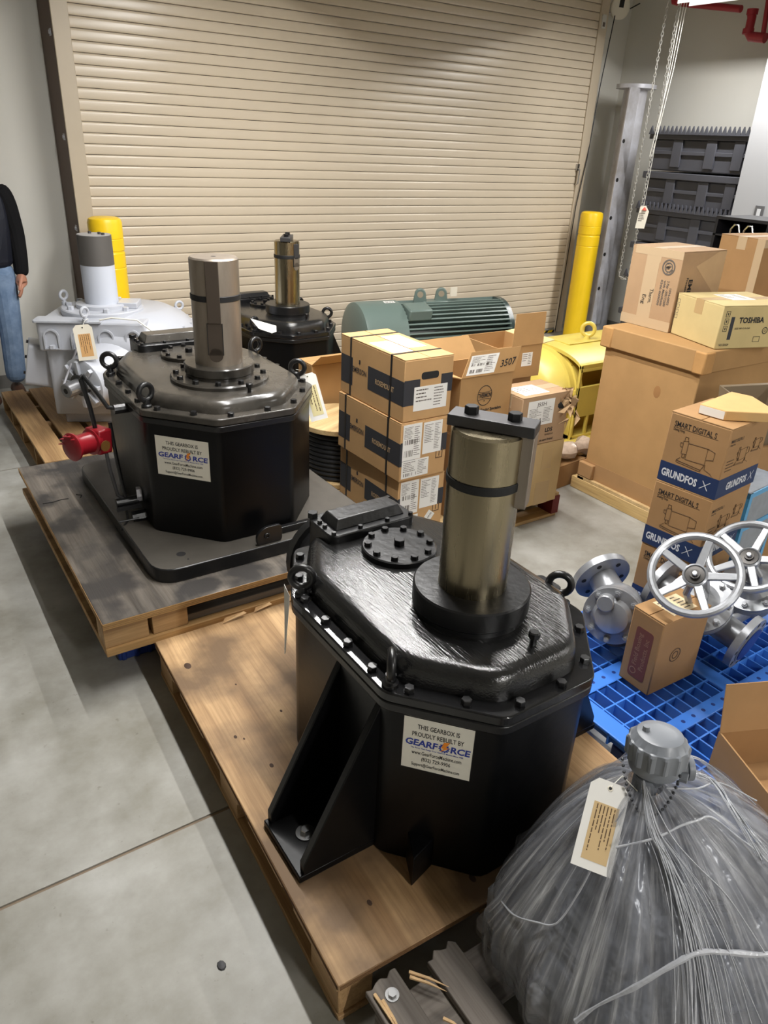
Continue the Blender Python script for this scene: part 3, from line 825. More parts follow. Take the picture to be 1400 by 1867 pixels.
# ---- red device piped to gearbox 2
rd = thing('red_flow_switch', 'red bell-shaped device on black piping at the side of the notched-shaft gearbox', 'device', (.585, 2.90, .295))
MBp = MB()
hx = axis_m((.0, 0, .405), (-.87, -.42, .06)) @ Matrix.Scale(.88, 4)
b = MB(); b.lathe([(.052, -.03), (.056, -.012), (.060, .0), (.048, .004), (.046, .07), (.050, .085), (.062, .090), (.064, .100), (.056, .106), (.02, .108)], 28, hx); b.build('bell', REDP, rd)
b = MB(); b.cbox(0, 0, -.045, .095, .115, .075, hx); bb_ = b.build('body', REDP, rd, bevel=.008)
MB().lathe([(.022, 0), (.022, .003)], 16, axis_m((.042, -.054, .40), (.42, -.87, 0))).build('brass_plate', mat('dull brass', (120, 84, 40), .5, .4), bb_)
sp = MB()
for i in range(5): sp.tube([hx @ Vector((.05*math.cos(i*.5+1), .05*math.sin(i*.5+1), .10)), hx @ Vector((.055*math.cos(i*.5+1), .055*math.sin(i*.5+1), .125))], [.006, .001], 6)
sp.build('guard_prong', REDP, rd)
MB().tube([(.03, .02, .44), (.02, .02, .54), (.0, .02, .655), (.01, .02, .67), (.05, -.0, .60), (.08, -.01, .54), (.13, -.015, .53)], .009, 10).build('upper_pipe', BLACK, rd)
MB().tube([(.05, .0, .40), (.055, -.02, .28), (.07, -.03, .17), (.10, -.03, .14)], .0075, 10).build('lower_pipe', KEYSTEEL, rd)
MB().tube([(.085, .01, .47), (.09, -.01, .30), (.10, -.03, .14)], .008, 8).build('signal_pipe', BLACK, rd)
MB().cyl((.06, -.03, .135), (.15, -.035, .135), .020, 12).build('valve', BLACK, rd); MB().cyl((.11, -.06, .07), (.20, -.07, .075), .028, 8).build('valve', BLACK, rd); MB().box(.05, .15, -.075, -.06, .115, .128).build('valve_lever', BLACK, rd)
vl = MB()
vl.tube([(.09, -.06, .12), (.085, -.08, .07), (.05, -.10, .045)], .005, 6); vl.tube([(.05, -.085, .075), (.13, -.09, .075)], .004, 6)
vl.build('valve_linkage', BLACK, rd, kind='stuff'); MB().cyl((.10, -.015, .53), (.17, -.015, .53), .020, 10).build('pipe_union', BLACK, rd)
for p, r in (((.145, -.035, .16), .03), ((.19, -.075, .09), .032)): MB().lathe([(r, 0), (r, .02)], 6, axis_m(p, (.9, -.2, 0))).build('pipe_plug', GALV, rd)

# ------------------------------------------------------------------ white gearbox
def white_gearbox():
    t = thing('white_gearbox', 'white-grey gearbox with a vertical grey-tipped shaft beside the left wall', 'gearbox', (1.17, 4.88, .14), -.46)
    # local: front faces -y
    MB().prism(round_poly([(-.30, -.27), (.27, -.27), (.30, .28), (-.28, .28)], .03), .06, .47).build('housing', WHITEP, t, bevel=.008)
    MB().box(-.25, .26, -.24, .25, 0, .06).build('foot', WHITEP, t, bevel=.004)
    up = MB(); up.prism(round_poly([(-.325, -.31), (.29, -.31), (.33, .30), (-.30, .30)], .03), .47, .64); uo = up.build('upper_housing', WHITEP, t, bevel=.01)
    for i in range(4):
        x = -.24+i*.155
        pk = MB(); n = 12
        ring0 = [(x+.045*math.cos(PI*k/n), -.312, .56+.045*math.sin(PI*k/n)) for k in range(n+1)]+[(x-.045, -.312, .485), (x+.045, -.312, .485)]
        ring1 = [(px, -.325, pz) for px, _, pz in ring0]
        inn = [(x+(px-x)*.8, -.325, .53+(pz-.53)*.86) for px, _, pz in ring0]
        pk.loft([ring0, ring1, inn, [(a, -.3125, c) for a, _, c in inn]], cap0=False); pk.build('bolt_pocket', WHITEP, uo)
        MB().lathe([(.018, 0), (.018, .02)], 6, T(x, -.325, .49)).build('bolt', WHITEP, uo)
    fl_ = MB(); fl_.prism(round_poly([(-.335, -.33), (.05, -.33), (.05, -.22), (-.335, -.2)], .02), .64, .655); fl_.build('cover_plate', WHITEP, uo, bevel=.003)
    # dome to the right
    d = MB(); d.lathe([(.44, .47), (.44, .50), (.425, .55), (.36, .61), (.27, .655), (.24, .662)], 40, T(.12, .10, 0)); do = d.build('gear_dome', WHITEP, t)
    for i in range(12):
        a = -2.2+i*.3; MB().lathe([(.014, 0), (.014, .018)], 6, T(.12+math.cos(a)*.40, .10+math.sin(a)*.40, .555)).build('bolt', WHITEP, do)
    for i in range(3):
        a = .4+i*.25
    dc = MB(); dc.lathe([(.245, .64), (.245, .672), (.238, .678)], 44); dco = dc.build('top_flange', WHITEP, t)
    hexm = MB().lathe([(.019, 0), (.019, .02), (.016, .022)], 6).mesh('bolt', WHITEP, 25)
    for i in range(10):
        a = 2*PI*i/10; place('bolt', hexm, dco, T(.20*math.cos(a), .20*math.sin(a), .678))
    MB().lathe([(.155, .678), (.155, .70), (.148, .704)], 40).build('hub', WHITEP, t)
    MB().box(.10, .22, -.06, .10, .678, .712).build('hub_block', WHITEP, t, bevel=.004)
    s = MB(); s.lathe([(.099, .70), (.099, .93)], 48); so = s.build('output_shaft', mat('pale blue grey', (198, 203, 214), .4), t)
    MB().lathe([(.100, .93), (.100, 1.10)], 48).build('shaft_tip', mat('warm dark grey', (98, 95, 92), .55, .3), so, label='dark grey shaft tip')
    MB().lathe([(.097, 1.10), (.097, 1.103)], 40).build('shaft_end', mat('bare end', (190, 190, 192), .4, .5), so)
    hh = MB()
    for x, y in ((-.03, .03), (.03, .01), (.06, -.03)): hh.lathe([(.01, 1.103), (.01, 1.115)], 8, T(x, y, 0))
    hh.build('end_bolt', KEYSTEEL, so)
    em = MB(); em.torus(.025, .009, 18, 8, T(0, 0, .06) @ RX(PI/2)); em.lathe([(.017, 0), (.017, .02), (.011, .022), (.011, .04)], 12)
    em = em.mesh('lifting_eye', WHITEP, 40)
    for x, y, z, r in ((-.23, .02, .678, .9), (-.03, -.335, .65, .9), (.42, .36, .56, .5)): place('lifting_eye', em, t, T(x, y, z) @ RZ(r))
    # input nose toward the front
    ax = (-.58, -.85, -.10)
    nz = MB(); nz.lathe([(.21, -.10), (.205, .0), (.185, .09), (.158, .17), (.152, .18), (.152, .215), (.137, .225)], 36, axis_m((.06, -.27, .335), ax)); no = nz.build('input_housing', WHITEP, t)
    A = axis_m((.06, -.27, .335), ax)
    rb = MB()
    for i in range(8):
        a = 2*PI*i/8
        rb.box(.06, .142, -.012, .012, .215, .246, A @ RZ(a))
    rb.build('end_ribs', WHITEP, no, bevel=.003)
    for i in range(4):
        a = 2*PI*i/4+.4; MB().lathe([(.025, 0), (.025, .02)], 6, A @ T(.165*math.cos(a), .165*math.sin(a), .09)).build('bolt', WHITEP, no)
    sh = MB(); sh.lathe([(.066, .22), (.066, .25)], 28, A); sh.build('seal', mat('seal grey', (62, 62, 62), .5), no)
    sh = MB(); sh.lathe([(.043, .24), (.043, .345), (.039, .35)], 28, A); sho = sh.build('input_shaft', mat('shaft grey', (128, 128, 130), .35, .6), no)
    MB().lathe([(.016, .3505), (.016, .3515)], 14, A).build('centre_hole', INK, sho)
    MB().box(.039, .046, -.007, .007, .255, .345, A).build('key', CHROME, sho)
    # side box on the left
    sb = MB(); sb.prism(round_poly([(-.10, -.13), (.10, -.13), (.10, .13), (-.10, .13)], .03), 0, .17, axis_m((-.30, -.10, .33), (-.93, -.25, .22))); sbo = sb.build('side_cover', WHITEP, t, bevel=.006)
    for y, z in ((-.08, -.10), (-.08, .1), (-.09, 0)): MB().lathe([(.01, 0), (.01, .012)], 6, axis_m((-.30, -.10, .33), (-.93, -.25, .22)) @ T(y, z, .17)).build('bolt', KEYSTEEL, sbo)
    # white cord strung over it
    MB().tube([(.05, -.335, .665), (.12, -.34, .68), (.26, -.32, .665), (.46, -.30, .50), (.56, -.30, .42)], .005, 6).build('white_cord', CORD, t)
    lv = MB(); lv.tube([(-.05, -.33, .60), (-.11, -.42, .45), (-.17, -.50, .30)], .006, 8); lv.build('drain_pipe', GALV, t)
    return t
white_gearbox()

# ------------------------------------------------------------------ paper tags
def paper_tag(name, label, M, w, h, paper, lab, rnd, cord=None, lines=5, curl=0):
    t = thing(name, label, 'tag', M=M)
    b = MB(); poly = [(-w/2, -h), (w/2, -h), (w/2, -.18*w), (w*.32, 0), (-w*.32, 0), (-w/2, -.18*w)]
    n = 9; rows = []
    b = MB()
    for k in range(2):
        pass
    b.prism(poly, 0, .0009)
    bo = b.build('card', paper, t)
    MB().torus(w*.055, w*.016, 14, 6, T(0, -w*.16, .001)).build('eyelet', TAGPAPER, bo)
    MB().lathe([(w*.05, .0011), (w*.05, .0014)], 12, T(0, -w*.16, 0)).build('eyelet_hole', INK, bo)
    l = MB(); l.box(-w*.30, w*.34, -h*.90, -h*.26, .0009, .0014); lo = l.build('buff_label', lab, bo)
    p = MB(); fm = T(w*.30, -h*.28, 0) @ RZ(-PI/2)
    fake_lines(p, 0, h*.55, -w*.55, -.02*w, lines, fm, rnd, .28, .0015); p.build('print', BROWNINK, lo, kind='stuff')
    if cord:
        MB().tube(cord, .0012, 6).build('string', CORD, t)
    return t
def facing(p, d, up=(0, 0, 1), roll=0): return axis_m(p, d, up) @ RZ(roll)

rr = random.Random(5)
paper_tag('paper_tag', 'cream paper tag with orange label hung on the white gearbox eye', facing((.950, 4.50, .800), (-.35, -.90, .25), roll=.10), .105, .20, TAGPAPER, mat('orange label', (206, 160, 104), .8), rr, [(0, -.015, .002), (.015, .02, -.03), (.03, .035, -.08)])
paper_tag('paper_tag', 'white curled tag with pale yellow label on the right eye of the notched-shaft gearbox', facing((1.475, 2.76, .905), (-.50, -.80, .30), roll=.30), .075, .205, WHITEPAPER, YBUFF, rr, [(0, -.012, .002), (-.02, .02, .0), (-.04, .03, -.01)], lines=3)
tg3 = MB(); tg3.prism([(-.03, 0), (.03, 0), (.028, -.05), (.012, -.20), (.004, -.21), (-.010, -.1)], 0, .001)
o = tg3.build('paper_tag', WHITEPAPER, None, facing((.758, 1.535, .715), (-.97, .22, .05))); tag(o, 'white paper tag seen edge-on, hanging on the rear eye of the nearest gearbox', 'tag')
o = MB().prism([(0, 0), (.16, -.05), (.16, -.09), (.13, -.10), (.05, -.07)], 0, .001).build('paper_tag', WHITEPAPER, None, facing((1.95, 4.40, .775), (-.3, -.75, .6))); tag(o, 'white curled paper tag lying over the near eye of the farthest black gearbox', 'tag')

# ------------------------------------------------------------------ cartons
def faces(w, d, h):
    return {'front': T(-w/2, -d/2, 0) @ RX(PI/2), 'left': T(-w/2, d/2, 0) @ RZ(-PI/2) @ RX(PI/2),
            'right': T(w/2, -d/2, 0) @ RZ(PI/2) @ RX(PI/2), 'back': T(w/2, d/2, 0) @ RZ(PI) @ RX(PI/2), 'top': T(-w/2, -d/2, h)}
def carton(name, label, x, y, z, w, d, h, rz, m, group=None, tape=None, seam='X', corner=None, cat='box', open_top=False):
    """x, y = front-left bottom corner (before depth), local origin at base centre"""
    c, s = math.cos(rz), math.sin(rz)
    t = thing(name, label, cat, (x+c*w/2-s*d/2, y+s*w/2+c*d/2, z), rz, group)
    if not open_top:
        MB().box(-w/2, w/2, -d/2, d/2, 0, h-.004).build('carton', m, t, bevel=.004)
        f = .002
        for sg in (-1, 1):
            b = MB()
            if seam == 'X': b.box(-w/2+.001, w/2-.001, min(sg*f, sg*d/2), max(sg*f, sg*d/2), h-.0035, h)
            else: b.box(min(sg*f, sg*w/2), max(sg*f, sg*w/2), -d/2+.001, d/2-.001, h-.0035, h)
            b.build('flap', m, t)
        if tape:
            b = MB()
            if seam == 'X': b.box(-w/2-.0008, w/2+.0008, -.03, .03, h, h+.0008); b.box(-w/2-.0008, -w/2, -.03, .03, h-.07, h)
            else: b.box(-.03, .03, -d/2-.0008, d/2+.0008, h, h+.0008); b.box(-.03, .03, -d/2-.0008, -d/2, h-.07, h)
            b.build('tape', tape, t)
    else:
        th = .005
        for a in ((-w/2, w/2, -d/2, -d/2+th), (-w/2, w/2, d/2-th, d/2), (-w/2, -w/2+th, -d/2+th, d/2-th), (w/2-th, w/2, -d/2+th, d/2-th)):
            MB().box(*a, 0, h).build('side', m, t)
        MB().box(-w/2+th, w/2-th, -d/2+th, d/2-th, 0, .006).build('bottom', m, t)
    return t, faces(w, d, h)

def open_flap(t, m, p0, p1, dirv, L, label=None):
    """cardboard flap hinged on p0-p1 that reaches L along dirv"""
    p0 = Vector(p0); p1 = Vector(p1); d = Vector(dirv).normalized()*L
    n = (p1-p0).cross(d).normalized()*.004
    i = (p1-p0).normalized()*.006
    q = [p0, p1, p1+d-i, p0+d+i]
    return MB().loft([q, [a+n for a in q]]).build('flap', m, t, label=label)

def paper_label(t, M, u0, u1, v0, v1, rnd, bars=1, head=None, m=WHITEPAPER, lines=8, name='shipping_label'):
    lines = int(lines*1.8)
    b = MB(); add_rect(b, u0, u1, v0, v1, M, 0, .0007, .0002); o = b.build(name, m, t)
    p = MB(); W = u1-u0; Hh = v1-v0
    if head: add_text(p, head, (u0+u1)/2, v1-Hh*.24, Hh*.15, M, width=W*.36, lift=.0012)
    top = v1-Hh*(.3 if head else .06)
    if bars:
        barcode(p, u0+W*.08, u0+W*.55, v0+Hh*.10, v0+Hh*.28, M, rnd, .0010)
        if bars > 1: barcode(p, u0+W*.08, u0+W*.8, v0+Hh*.45, v0+Hh*.58, M, rnd, .0010, n=34)
    fake_lines(p, u0+W*.06, u0+W*.55, v0+Hh*.6 if bars > 1 else v0+Hh*.34, top, max(3, int(lines*.7)), M, rnd, .32, .0010)
    fake_lines(p, u0+W*.6, u1-W*.06, v0+Hh*.1, top, lines, M, rnd, .3, .0010)
    p.build('print', GREYINK, o, kind='stuff', recalc=False, smooth=0)
    return o

# stack of three strapped cartons
rs = random.Random(11)
EW, ED, EH = .264, .535, .283
pos = ['topmost', 'middle', 'lowest']
for i in range(3):
    z = .14+EH*(2-i)
    j = (0, -.006, .004)[i]
    t, F = carton('strapped_carton', '%s of the three black-banded cartons with two black straps, stacked on the pale pallet' % pos[i], 1.814+j, 2.507+j, z, EW, ED, EH-.002, (.0, .012, -.008)[i], CARD, 'black-banded cartons in one stack', seam='Y')
    L = F['left']; Fr = F['front']; Tp = F['top']
    b = MB(); v0, v1 = .075, .185
    add_rect(b, .005, .11, v0-.02, v1+.005, L); add_rect(b, .245, .535, v0+.0, v1, L); add_rect(b, .0, .085, .075, .19, Fr); add_rect(b, .20, EW, .115, .20, Fr)
    b.build('printed_band', CHARCOAL, t)
    k = MB(); add_text(k, 'EMERSON', .172, .128, .025, L, width=.122, bold=.015)
    for q in range(3): k.add([(.172, .172+q*.007, .0008), (.181, .177+q*.007, .0008), (.172, .184+q*.005, .0008), (.163, .177+q*.007, .0008)], [(0, 1, 2, 3)], L)
    k.build('lettering', CHARCOAL, t, recalc=False, smooth=0)
    k = MB(); add_text(k, 'ROSEMOUNT', .385, .118, .023, L, width=.150, bold=.02, lift=.0014); k.build('brand_lettering', mat('tan lettering', (190, 160, 120), .8), t, recalc=False, smooth=0)
    for yy in (-.165, .175) if i == 0 else (-.165, .20):
        st = MB(); e = .0022
        st.box(-EW/2-e, EW/2+e, yy-.006, yy+.006, EH-.002, EH-.002+e); st.box(-EW/2-e, -EW/2, yy-.006, yy+.006, 0, EH); st.box(EW/2, EW/2+e, yy-.006, yy+.006, 0, EH)
        st.build('strap', BLACKM, t)
    if i == 0:
        hh = MB(); hh.prism(round_poly([(.09, .185), (.185, .185), (.185, .218), (.09, .218)], .016, 4), .0002, .0008, Fr); hh.build('hand_hole', INK, t)
        paper_label(t, Fr, .055, .238, .045, .155, rs, 0, lines=4)
        paper_label(t, Tp, .02, .125, .12, .32, rs, 0, lines=6); paper_label(t, Tp, .135, .235, .17, .40, rs, 0, lines=6)
        for q in range(4): pass
    else:
        paper_label(t, Fr, .012, .115, .10, .272, rs, 2, lines=8)
        paper_label(t, Fr, .125, .232, .115, .268, rs, 0, lines=9)
        if i == 1: paper_label(t, Fr, .012, .165, .012, .098, rs, 1, lines=5)
        else:
            paper_label(t, Fr, .012, .12, .012, .09, rs, 0, lines=5)
            st = MB(); add_rect(st, -.022, .022, -.022, .022, Fr @ T(.19, .065, .001) @ RZ(.9), 0, .0008); so_ = st.build('price_sticker', WHITEPAPER, t)
            k = MB(); add_text(k, '94.90', 0, -.005, .010, Fr @ T(.19, .065, .0012) @ RZ(.9)); k.build('print', INK, so_, recalc=False, smooth=0)
        ar = MB()
        for a in ((.205, .209, .08, .125), (.241, .245, .08, .125), (.205, .245, .08, .084)): add_rect(ar, *a, Fr, 0, .0008)
        add_rect(ar, .223, .227, .09, .115, Fr, 0, .0008); ar.build('up_arrow', BROWNINK, t)

# cartons to the right of that stack
t, F = carton('heat_trace_carton', 'open orange-brown carton printed with a baseball-shaped emblem, right of the strapped stack', 2.15, 2.53, .585, .315, .27, .275, -.02, CARD3, open_top=True)
Fr = F['front']
k = MB(); k.torus(.043, .0016, 28, 4, Fr @ T(.15, .175, .001) @ Matrix.Diagonal((1, 1.12, .3, 1)))
add_text(k, 'THERMON', .15, .166, .021, Fr, width=.078, bold=.03)
for s in (1, -1): k.tube([(.15-.040, .175+s*.022, .001), (.15-.02, .175+s*.016, .001), (.15+.02, .175+s*.016, .001), (.15+.040, .175+s*.022, .001)], .0012, 4, M=Fr)
add_text(k, 'The Heat Tracing Specialists', .16, .098, .014, Fr, width=.20, bold=.03); add_rect(k, .13, .19, .084, .089, Fr, 0, .0006)
add_rect(k, .148, .152, .146, .152, Fr, 0, .0006)
k.build('lettering', INK, t, recalc=False, smooth=0, kind='stuff')
w, d, h = .315, .27, .275
fo = open_flap(t, CARD3, (-w/2, -d/2, h), (w/2, -d/2, h), (.30, .12, .6), .125)
fm = Matrix(((1, .40, 0, -w/2), (0, .16, -1, -d/2-.0035), (0, .90, .16, h), (0, 0, 0, 1)))
pl = paper_label(t, fm, .02, .185, .01, .105, rs, 2, lines=5)
k = MB(); add_text(k, '3507', .26, .035, .035, fm, width=.09, rot=.1); k.build('marker_note', INK, t, recalc=False, smooth=0)
open_flap(t, CARD3, (w/2, d/2, h), (-w/2, d/2, h), (-.15, .45, .75), .12)
open_flap(t, CARD3, (-w/2, d/2, h), (-w/2, -d/2, h), (-1, 0, .25), .065)
t, F = carton('open_carton', 'open carton with a raised flap behind the baseball-emblem carton', 2.53, 2.72, .745, .30, .30, .17, -.03, CARD3, open_top=True)
w, d, h = .30, .30, .17
open_flap(t, CARD3, (-.06, -d/2, h), (w/2, -d/2, h), (.10, .10, 1), .16)
open_flap(t, CARD4, (w/2, -d/2, h), (w/2, d/2, h), (1, 0, .1), .09)
paper_label(t, F['front'], .17, .24, .06, .13, rs, 0, lines=4)
# shredded carton and the box below
t, F = carton('lower_carton', 'pale taped carton below the torn carton with the white label', 2.535, 2.435, .14, .265, .29, .345, 0, card('pale tan cardboard', (186, 158, 112)), tape=TAPE)
for a in ((.12, .19, .20, .31), (.10, .20, .0, .13)): b = MB(); add_rect(b, *a, F['front']); b.build('tape', TAPE, t)
t, F = carton('torn_carton', 'carton with a torn crumpled corner and a white label, on the pale taped carton', 2.47, 2.438, .487, .315, .215, .258, -.01, CARD5, tape=PALETAPE)
paper_label(t, F['front'], .04, .215, .105, .235, rs, 1, 'J5SH', lines=6)
k = MB(); add_text(k, 'LDS', .20, .062, .020, F['front'], width=.05, bold=.03); add_text(k, 'TECHNOLOGY', .205, .043, .008, F['front'], width=.06); add_text(k, 'an aam brand', .19, .015, .013, F['front'], width=.09)
k.build('lettering', INK, t, recalc=False, smooth=0)
rt_ = random.Random(2); cp = MB()
for i in range(22):
    c = Vector((.315/2+rt_.uniform(-.045, .03), -.215/2+rt_.uniform(-.035, .03), .12+rt_.uniform(.0, .13)))
    pts = [c+Vector((rt_.gauss(0, .024), rt_.gauss(0, .018), rt_.gauss(0, .024))) for _ in range(5)]
    cp.add([tuple(p) for p in pts], [(0, 1, 2), (0, 2, 3), (0, 3, 4), (1, 2, 4)])
cp.build('crumpled_corner', card('shredded cardboard', (172, 142, 106), .2), t, recalc=False, smooth=0)
cp = MB(); cp.lathe([(.028, 0), (.02, .002)], 9, F['front'] @ T(.268, .19, .001) @ Matrix.Diagonal((1, .7, 1, 1))); cp.build('tear', INK, t)
paper_label(t, F['top'], .04, .20, .03, .16, rs, 0, lines=4)
# small carton behind, between gearbox 2 and the strapped stack
t, F = carton('plain_carton', 'plain carton with a raised flap behind the strapped stack, above the cable reel', 1.93, 3.55, .14, .34, .16, .55, 0, CARD3)
open_flap(t, CARD3, (-.17, -.08, .55), (.17, -.08, .55), (0, -.4, .3), .12)
# hidden support carton of the heat trace carton
t, F = carton('plain_carton', 'plain carton underneath the baseball-emblem carton', 2.145, 2.56, .14, .32, .27, .443, 0, CARD2)
t, F = carton('plain_carton', 'plain carton underneath the open carton with raised flap', 2.54, 2.76, .14, .29, .28, .603, 0, CARD2)

# cable reel
cr_ = thing('cable_reel', 'wooden reel of black cable standing on the pale pallet', 'reel', (1.965, 3.285, .14), .4)
for z in (0, .30):
    rl = MB().lathe([(.235, z), (.235, z+.028)], 40).build('reel_flange', LIGHTWOOD, cr_, bevel=.003)
cc = MB()
for k in range(11): cc.torus(.195, .0135, 40, 8, T(0, 0, .042+k*.0255))
cc.lathe([(.19, .03), (.19, .30)], 36); cc.build('cable', RUBBER, cr_)

# big lidded carton on a timber skid
BX, BY, BWd, BD = 3.262, 2.052, 1.36, .64
sk = thing('timber_skid', 'timber skid below the big lidded carton', 'pallet', (BX-.005, BY+.02, 0), .0)
MB().box(0, BWd+.02, 0, .05, 0, .09).build('runner', LIGHTWOOD, sk, bevel=.003)
MB().box(0, BWd+.02, BD-.07, BD-.02, 0, .09).build('runner', LIGHTWOOD, sk, bevel=.003)
MB().box(-.002, .05, -.02, BD+.02, 0, .072).build('end_runner', LIGHTWOODY, sk, bevel=.003)
MB().box(0, BWd, .0, BD-.02, .072, .09).build('deck', LIGHTWOOD, sk)
bc = thing('lidded_carton', 'very large plain carton with a deep telescoping lid, on a timber skid', 'box', (BX, BY, .09), 0)
MB().box(.02, BWd-.02, .02, BD-.02, 0, .80).build('carton', CARD3, bc, bevel=.006)
lid = MB().box(0, BWd, 0, BD, .775, .885).build('lid', CARD3, bc, bevel=.006)
for sg, yy in ((0, 0), (1, BD)):
    c = MB(); c.box(-.005, .075, yy-.005 if not sg else yy-.07, yy+.06 if not sg else yy+.005, .772, .883); c.build('lid_corner', card('rumpled cardboard', (182, 138, 86), .16), lid, bevel=.008)
MB().box(-.006, .10, BD-.10, BD+.006, .001, .09).build('corner_wrap', CARD2, bc, bevel=.006)
MB().box(.018, .0195, .0, BD, .0, .10).build('base_fold', CARD2, bc)
b = MB(); b.lathe([(.022, 0), (.018, .0006)], 12, T(.0198, .24, .62) @ RY(-PI/2) @ Matrix.Diagonal((1.5, 1, 1, 1))); b.build('stain', mat('cardboard stain', (150, 108, 64), .9), bc)

# boxes on the lid
t, F = carton('worn_carton', 'large worn taped carton with a round stamp, on the left of the big lid', 3.44, 2.415, .977, .36, .32, .405, 0, CARD5, tape=PALETAPE, seam='X')
L = F['left']
b = MB(); add_rect(b, .10, .185, .0, .405, L, 0, .0007); add_rect(b, 0, .32, .0, .05, L, 0, .0009); add_rect(b, .02, .32, .365, .405, L, 0, .0009); b.build('tape', PALETAPE, t)
k = MB()
st = L @ T(.245, .32, .001)
k.torus(.036, .004, 26, 4, st @ Matrix.Diagonal((1, 1, .15, 1))); k.torus(.022, .003, 20, 4, st @ Matrix.Diagonal((1, 1, .15, 1)))
rq = random.Random(4)
for i in range(34): 
    a = rq.random()*6.28; r = rq.random()*.034
    add_rect(k, r*math.cos(a)-.003, r*math.cos(a)+.003, r*math.sin(a)-.002, r*math.sin(a)+.002, st, 0, .0004)
for i, s_ in enumerate(('1094-0002', '2 Pair -3051T2600', 'with Manifolds', '0306-000000')):
    add_text(k, s_, .275-i*.020, .255 if i else .22, .013, L, 'L', width=.085 if i == 0 else .13, rot=-PI/2, bold=.02)
k.build('stamp', GREYINK, t, recalc=False, smooth=0)
k = MB(); add_text(k, 'Therm.', .158, .20, .022, L, 'L', width=.075, rot=-PI/2); add_text(k, 'Eng', .118, .165, .022, L, 'L', width=.05, rot=-PI/2); k.build('marker_note', INK, t, recalc=False, smooth=0)
k = MB(); add_text(k, 'EMERSON', .085, .265, .030, F['front'], 'L', width=.19, rot=-PI/2, bold=.03); add_text(k, 'Process Management', .062, .275, .015, F['front'], 'L', width=.19, rot=-PI/2, bold=.02)
k.build('lettering', INK, t, recalc=False, smooth=0)
cr2 = MB(); F2 = F['front']
cr2.add([(.12, .33, .001), (.30, .40, .001), (.36, .40, .001), (.36, .15, .001)], [(0, 1, 2), (0, 2, 3)], F2); cr2.build('crease', card('creased cardboard', (186, 156, 120)), t, recalc=False, smooth=0)
t, F = carton('yellowish_carton', 'pale yellowish carton with a black bar and bold black name, on the big lid', 3.352, 2.076, .977, .43, .345, .208, -.29, CARD4, tape=TAPE)
Fr = F['front']
b = MB(); add_rect(b, .058, .078, .045, .155, Fr); b.build('printed_bar', CHARCOAL, t)
k = MB(); add_text(k, 'TOSHIBA', .105, .125, .026, Fr, 'L', width=.150, bold=.035); add_text(k, 'SIZE 380×210×260', .09, .095, .008, Fr, 'L', width=.09); add_text(k, 'NO.CB1029', .02, .015, .011, Fr, 'L', width=.055)
for i in range(3):
    v = .155-i*.035
    for a in ((.022, .045, v, v+.002), (.022, .045, v+.026, v+.028), (.022, .024, v, v+.028), (.043, .045, v, v+.028), (.031, .036, v+.008, v+.02)): add_rect(k, *a, Fr, 0, .0008)
k.torus(.015, .002, 20, 4, Fr @ T(.275, .085, .001) @ Matrix.Diagonal((1, 1, .2, 1))); add_text(k, 'U', .275, .079, .012, Fr, width=.012)
for a in ((.215, .255, .03, .032), (.215, .255, .055, .057), (.215, .217, .03, .057), (.253, .255, .03, .057)): add_rect(k, *a, Fr, 0, .0008)
k.build('lettering', INK, t, recalc=False, smooth=0, kind='stuff')
k = MB(); L = F['left']
for i in range(4):
    for a in ((.34, .36, .16-i*.026, .162-i*.026), (.34, .36, .178-i*.026, .18-i*.026), (.34, .342, .16-i*.026, .18-i*.026), (.358, .36, .16-i*.026, .18-i*.026)): add_rect(k, .345-a[1]+.02, .345-a[0]+.02, a[2], a[3], L, 0, .0006)
k.build('handling_marks', GREYINK, t)
paper_label(t, F['top'], .16, .30, .13, .28, rs, 0, lines=6)
t, F = carton('plain_tall_carton', 'taller plain carton with tape-lined edge, on the right of the big lid', 4.20, 2.45, .977, .40, .30, .44, -.10, CARD2, tape=PALETAPE)
b = MB(); add_rect(b, 0, .05, .15, .44, F['left'] @ T(.25, 0, 0), 0, .0009); add_rect(b, .0, .40, .395, .44, F['front'], 0, .0009); b.build('tape', PALETAPE, t)
b = MB(); add_rect(b, .19, .40, .03, .07, F['front']); b.build('printed_bar', CHARCOAL, t)

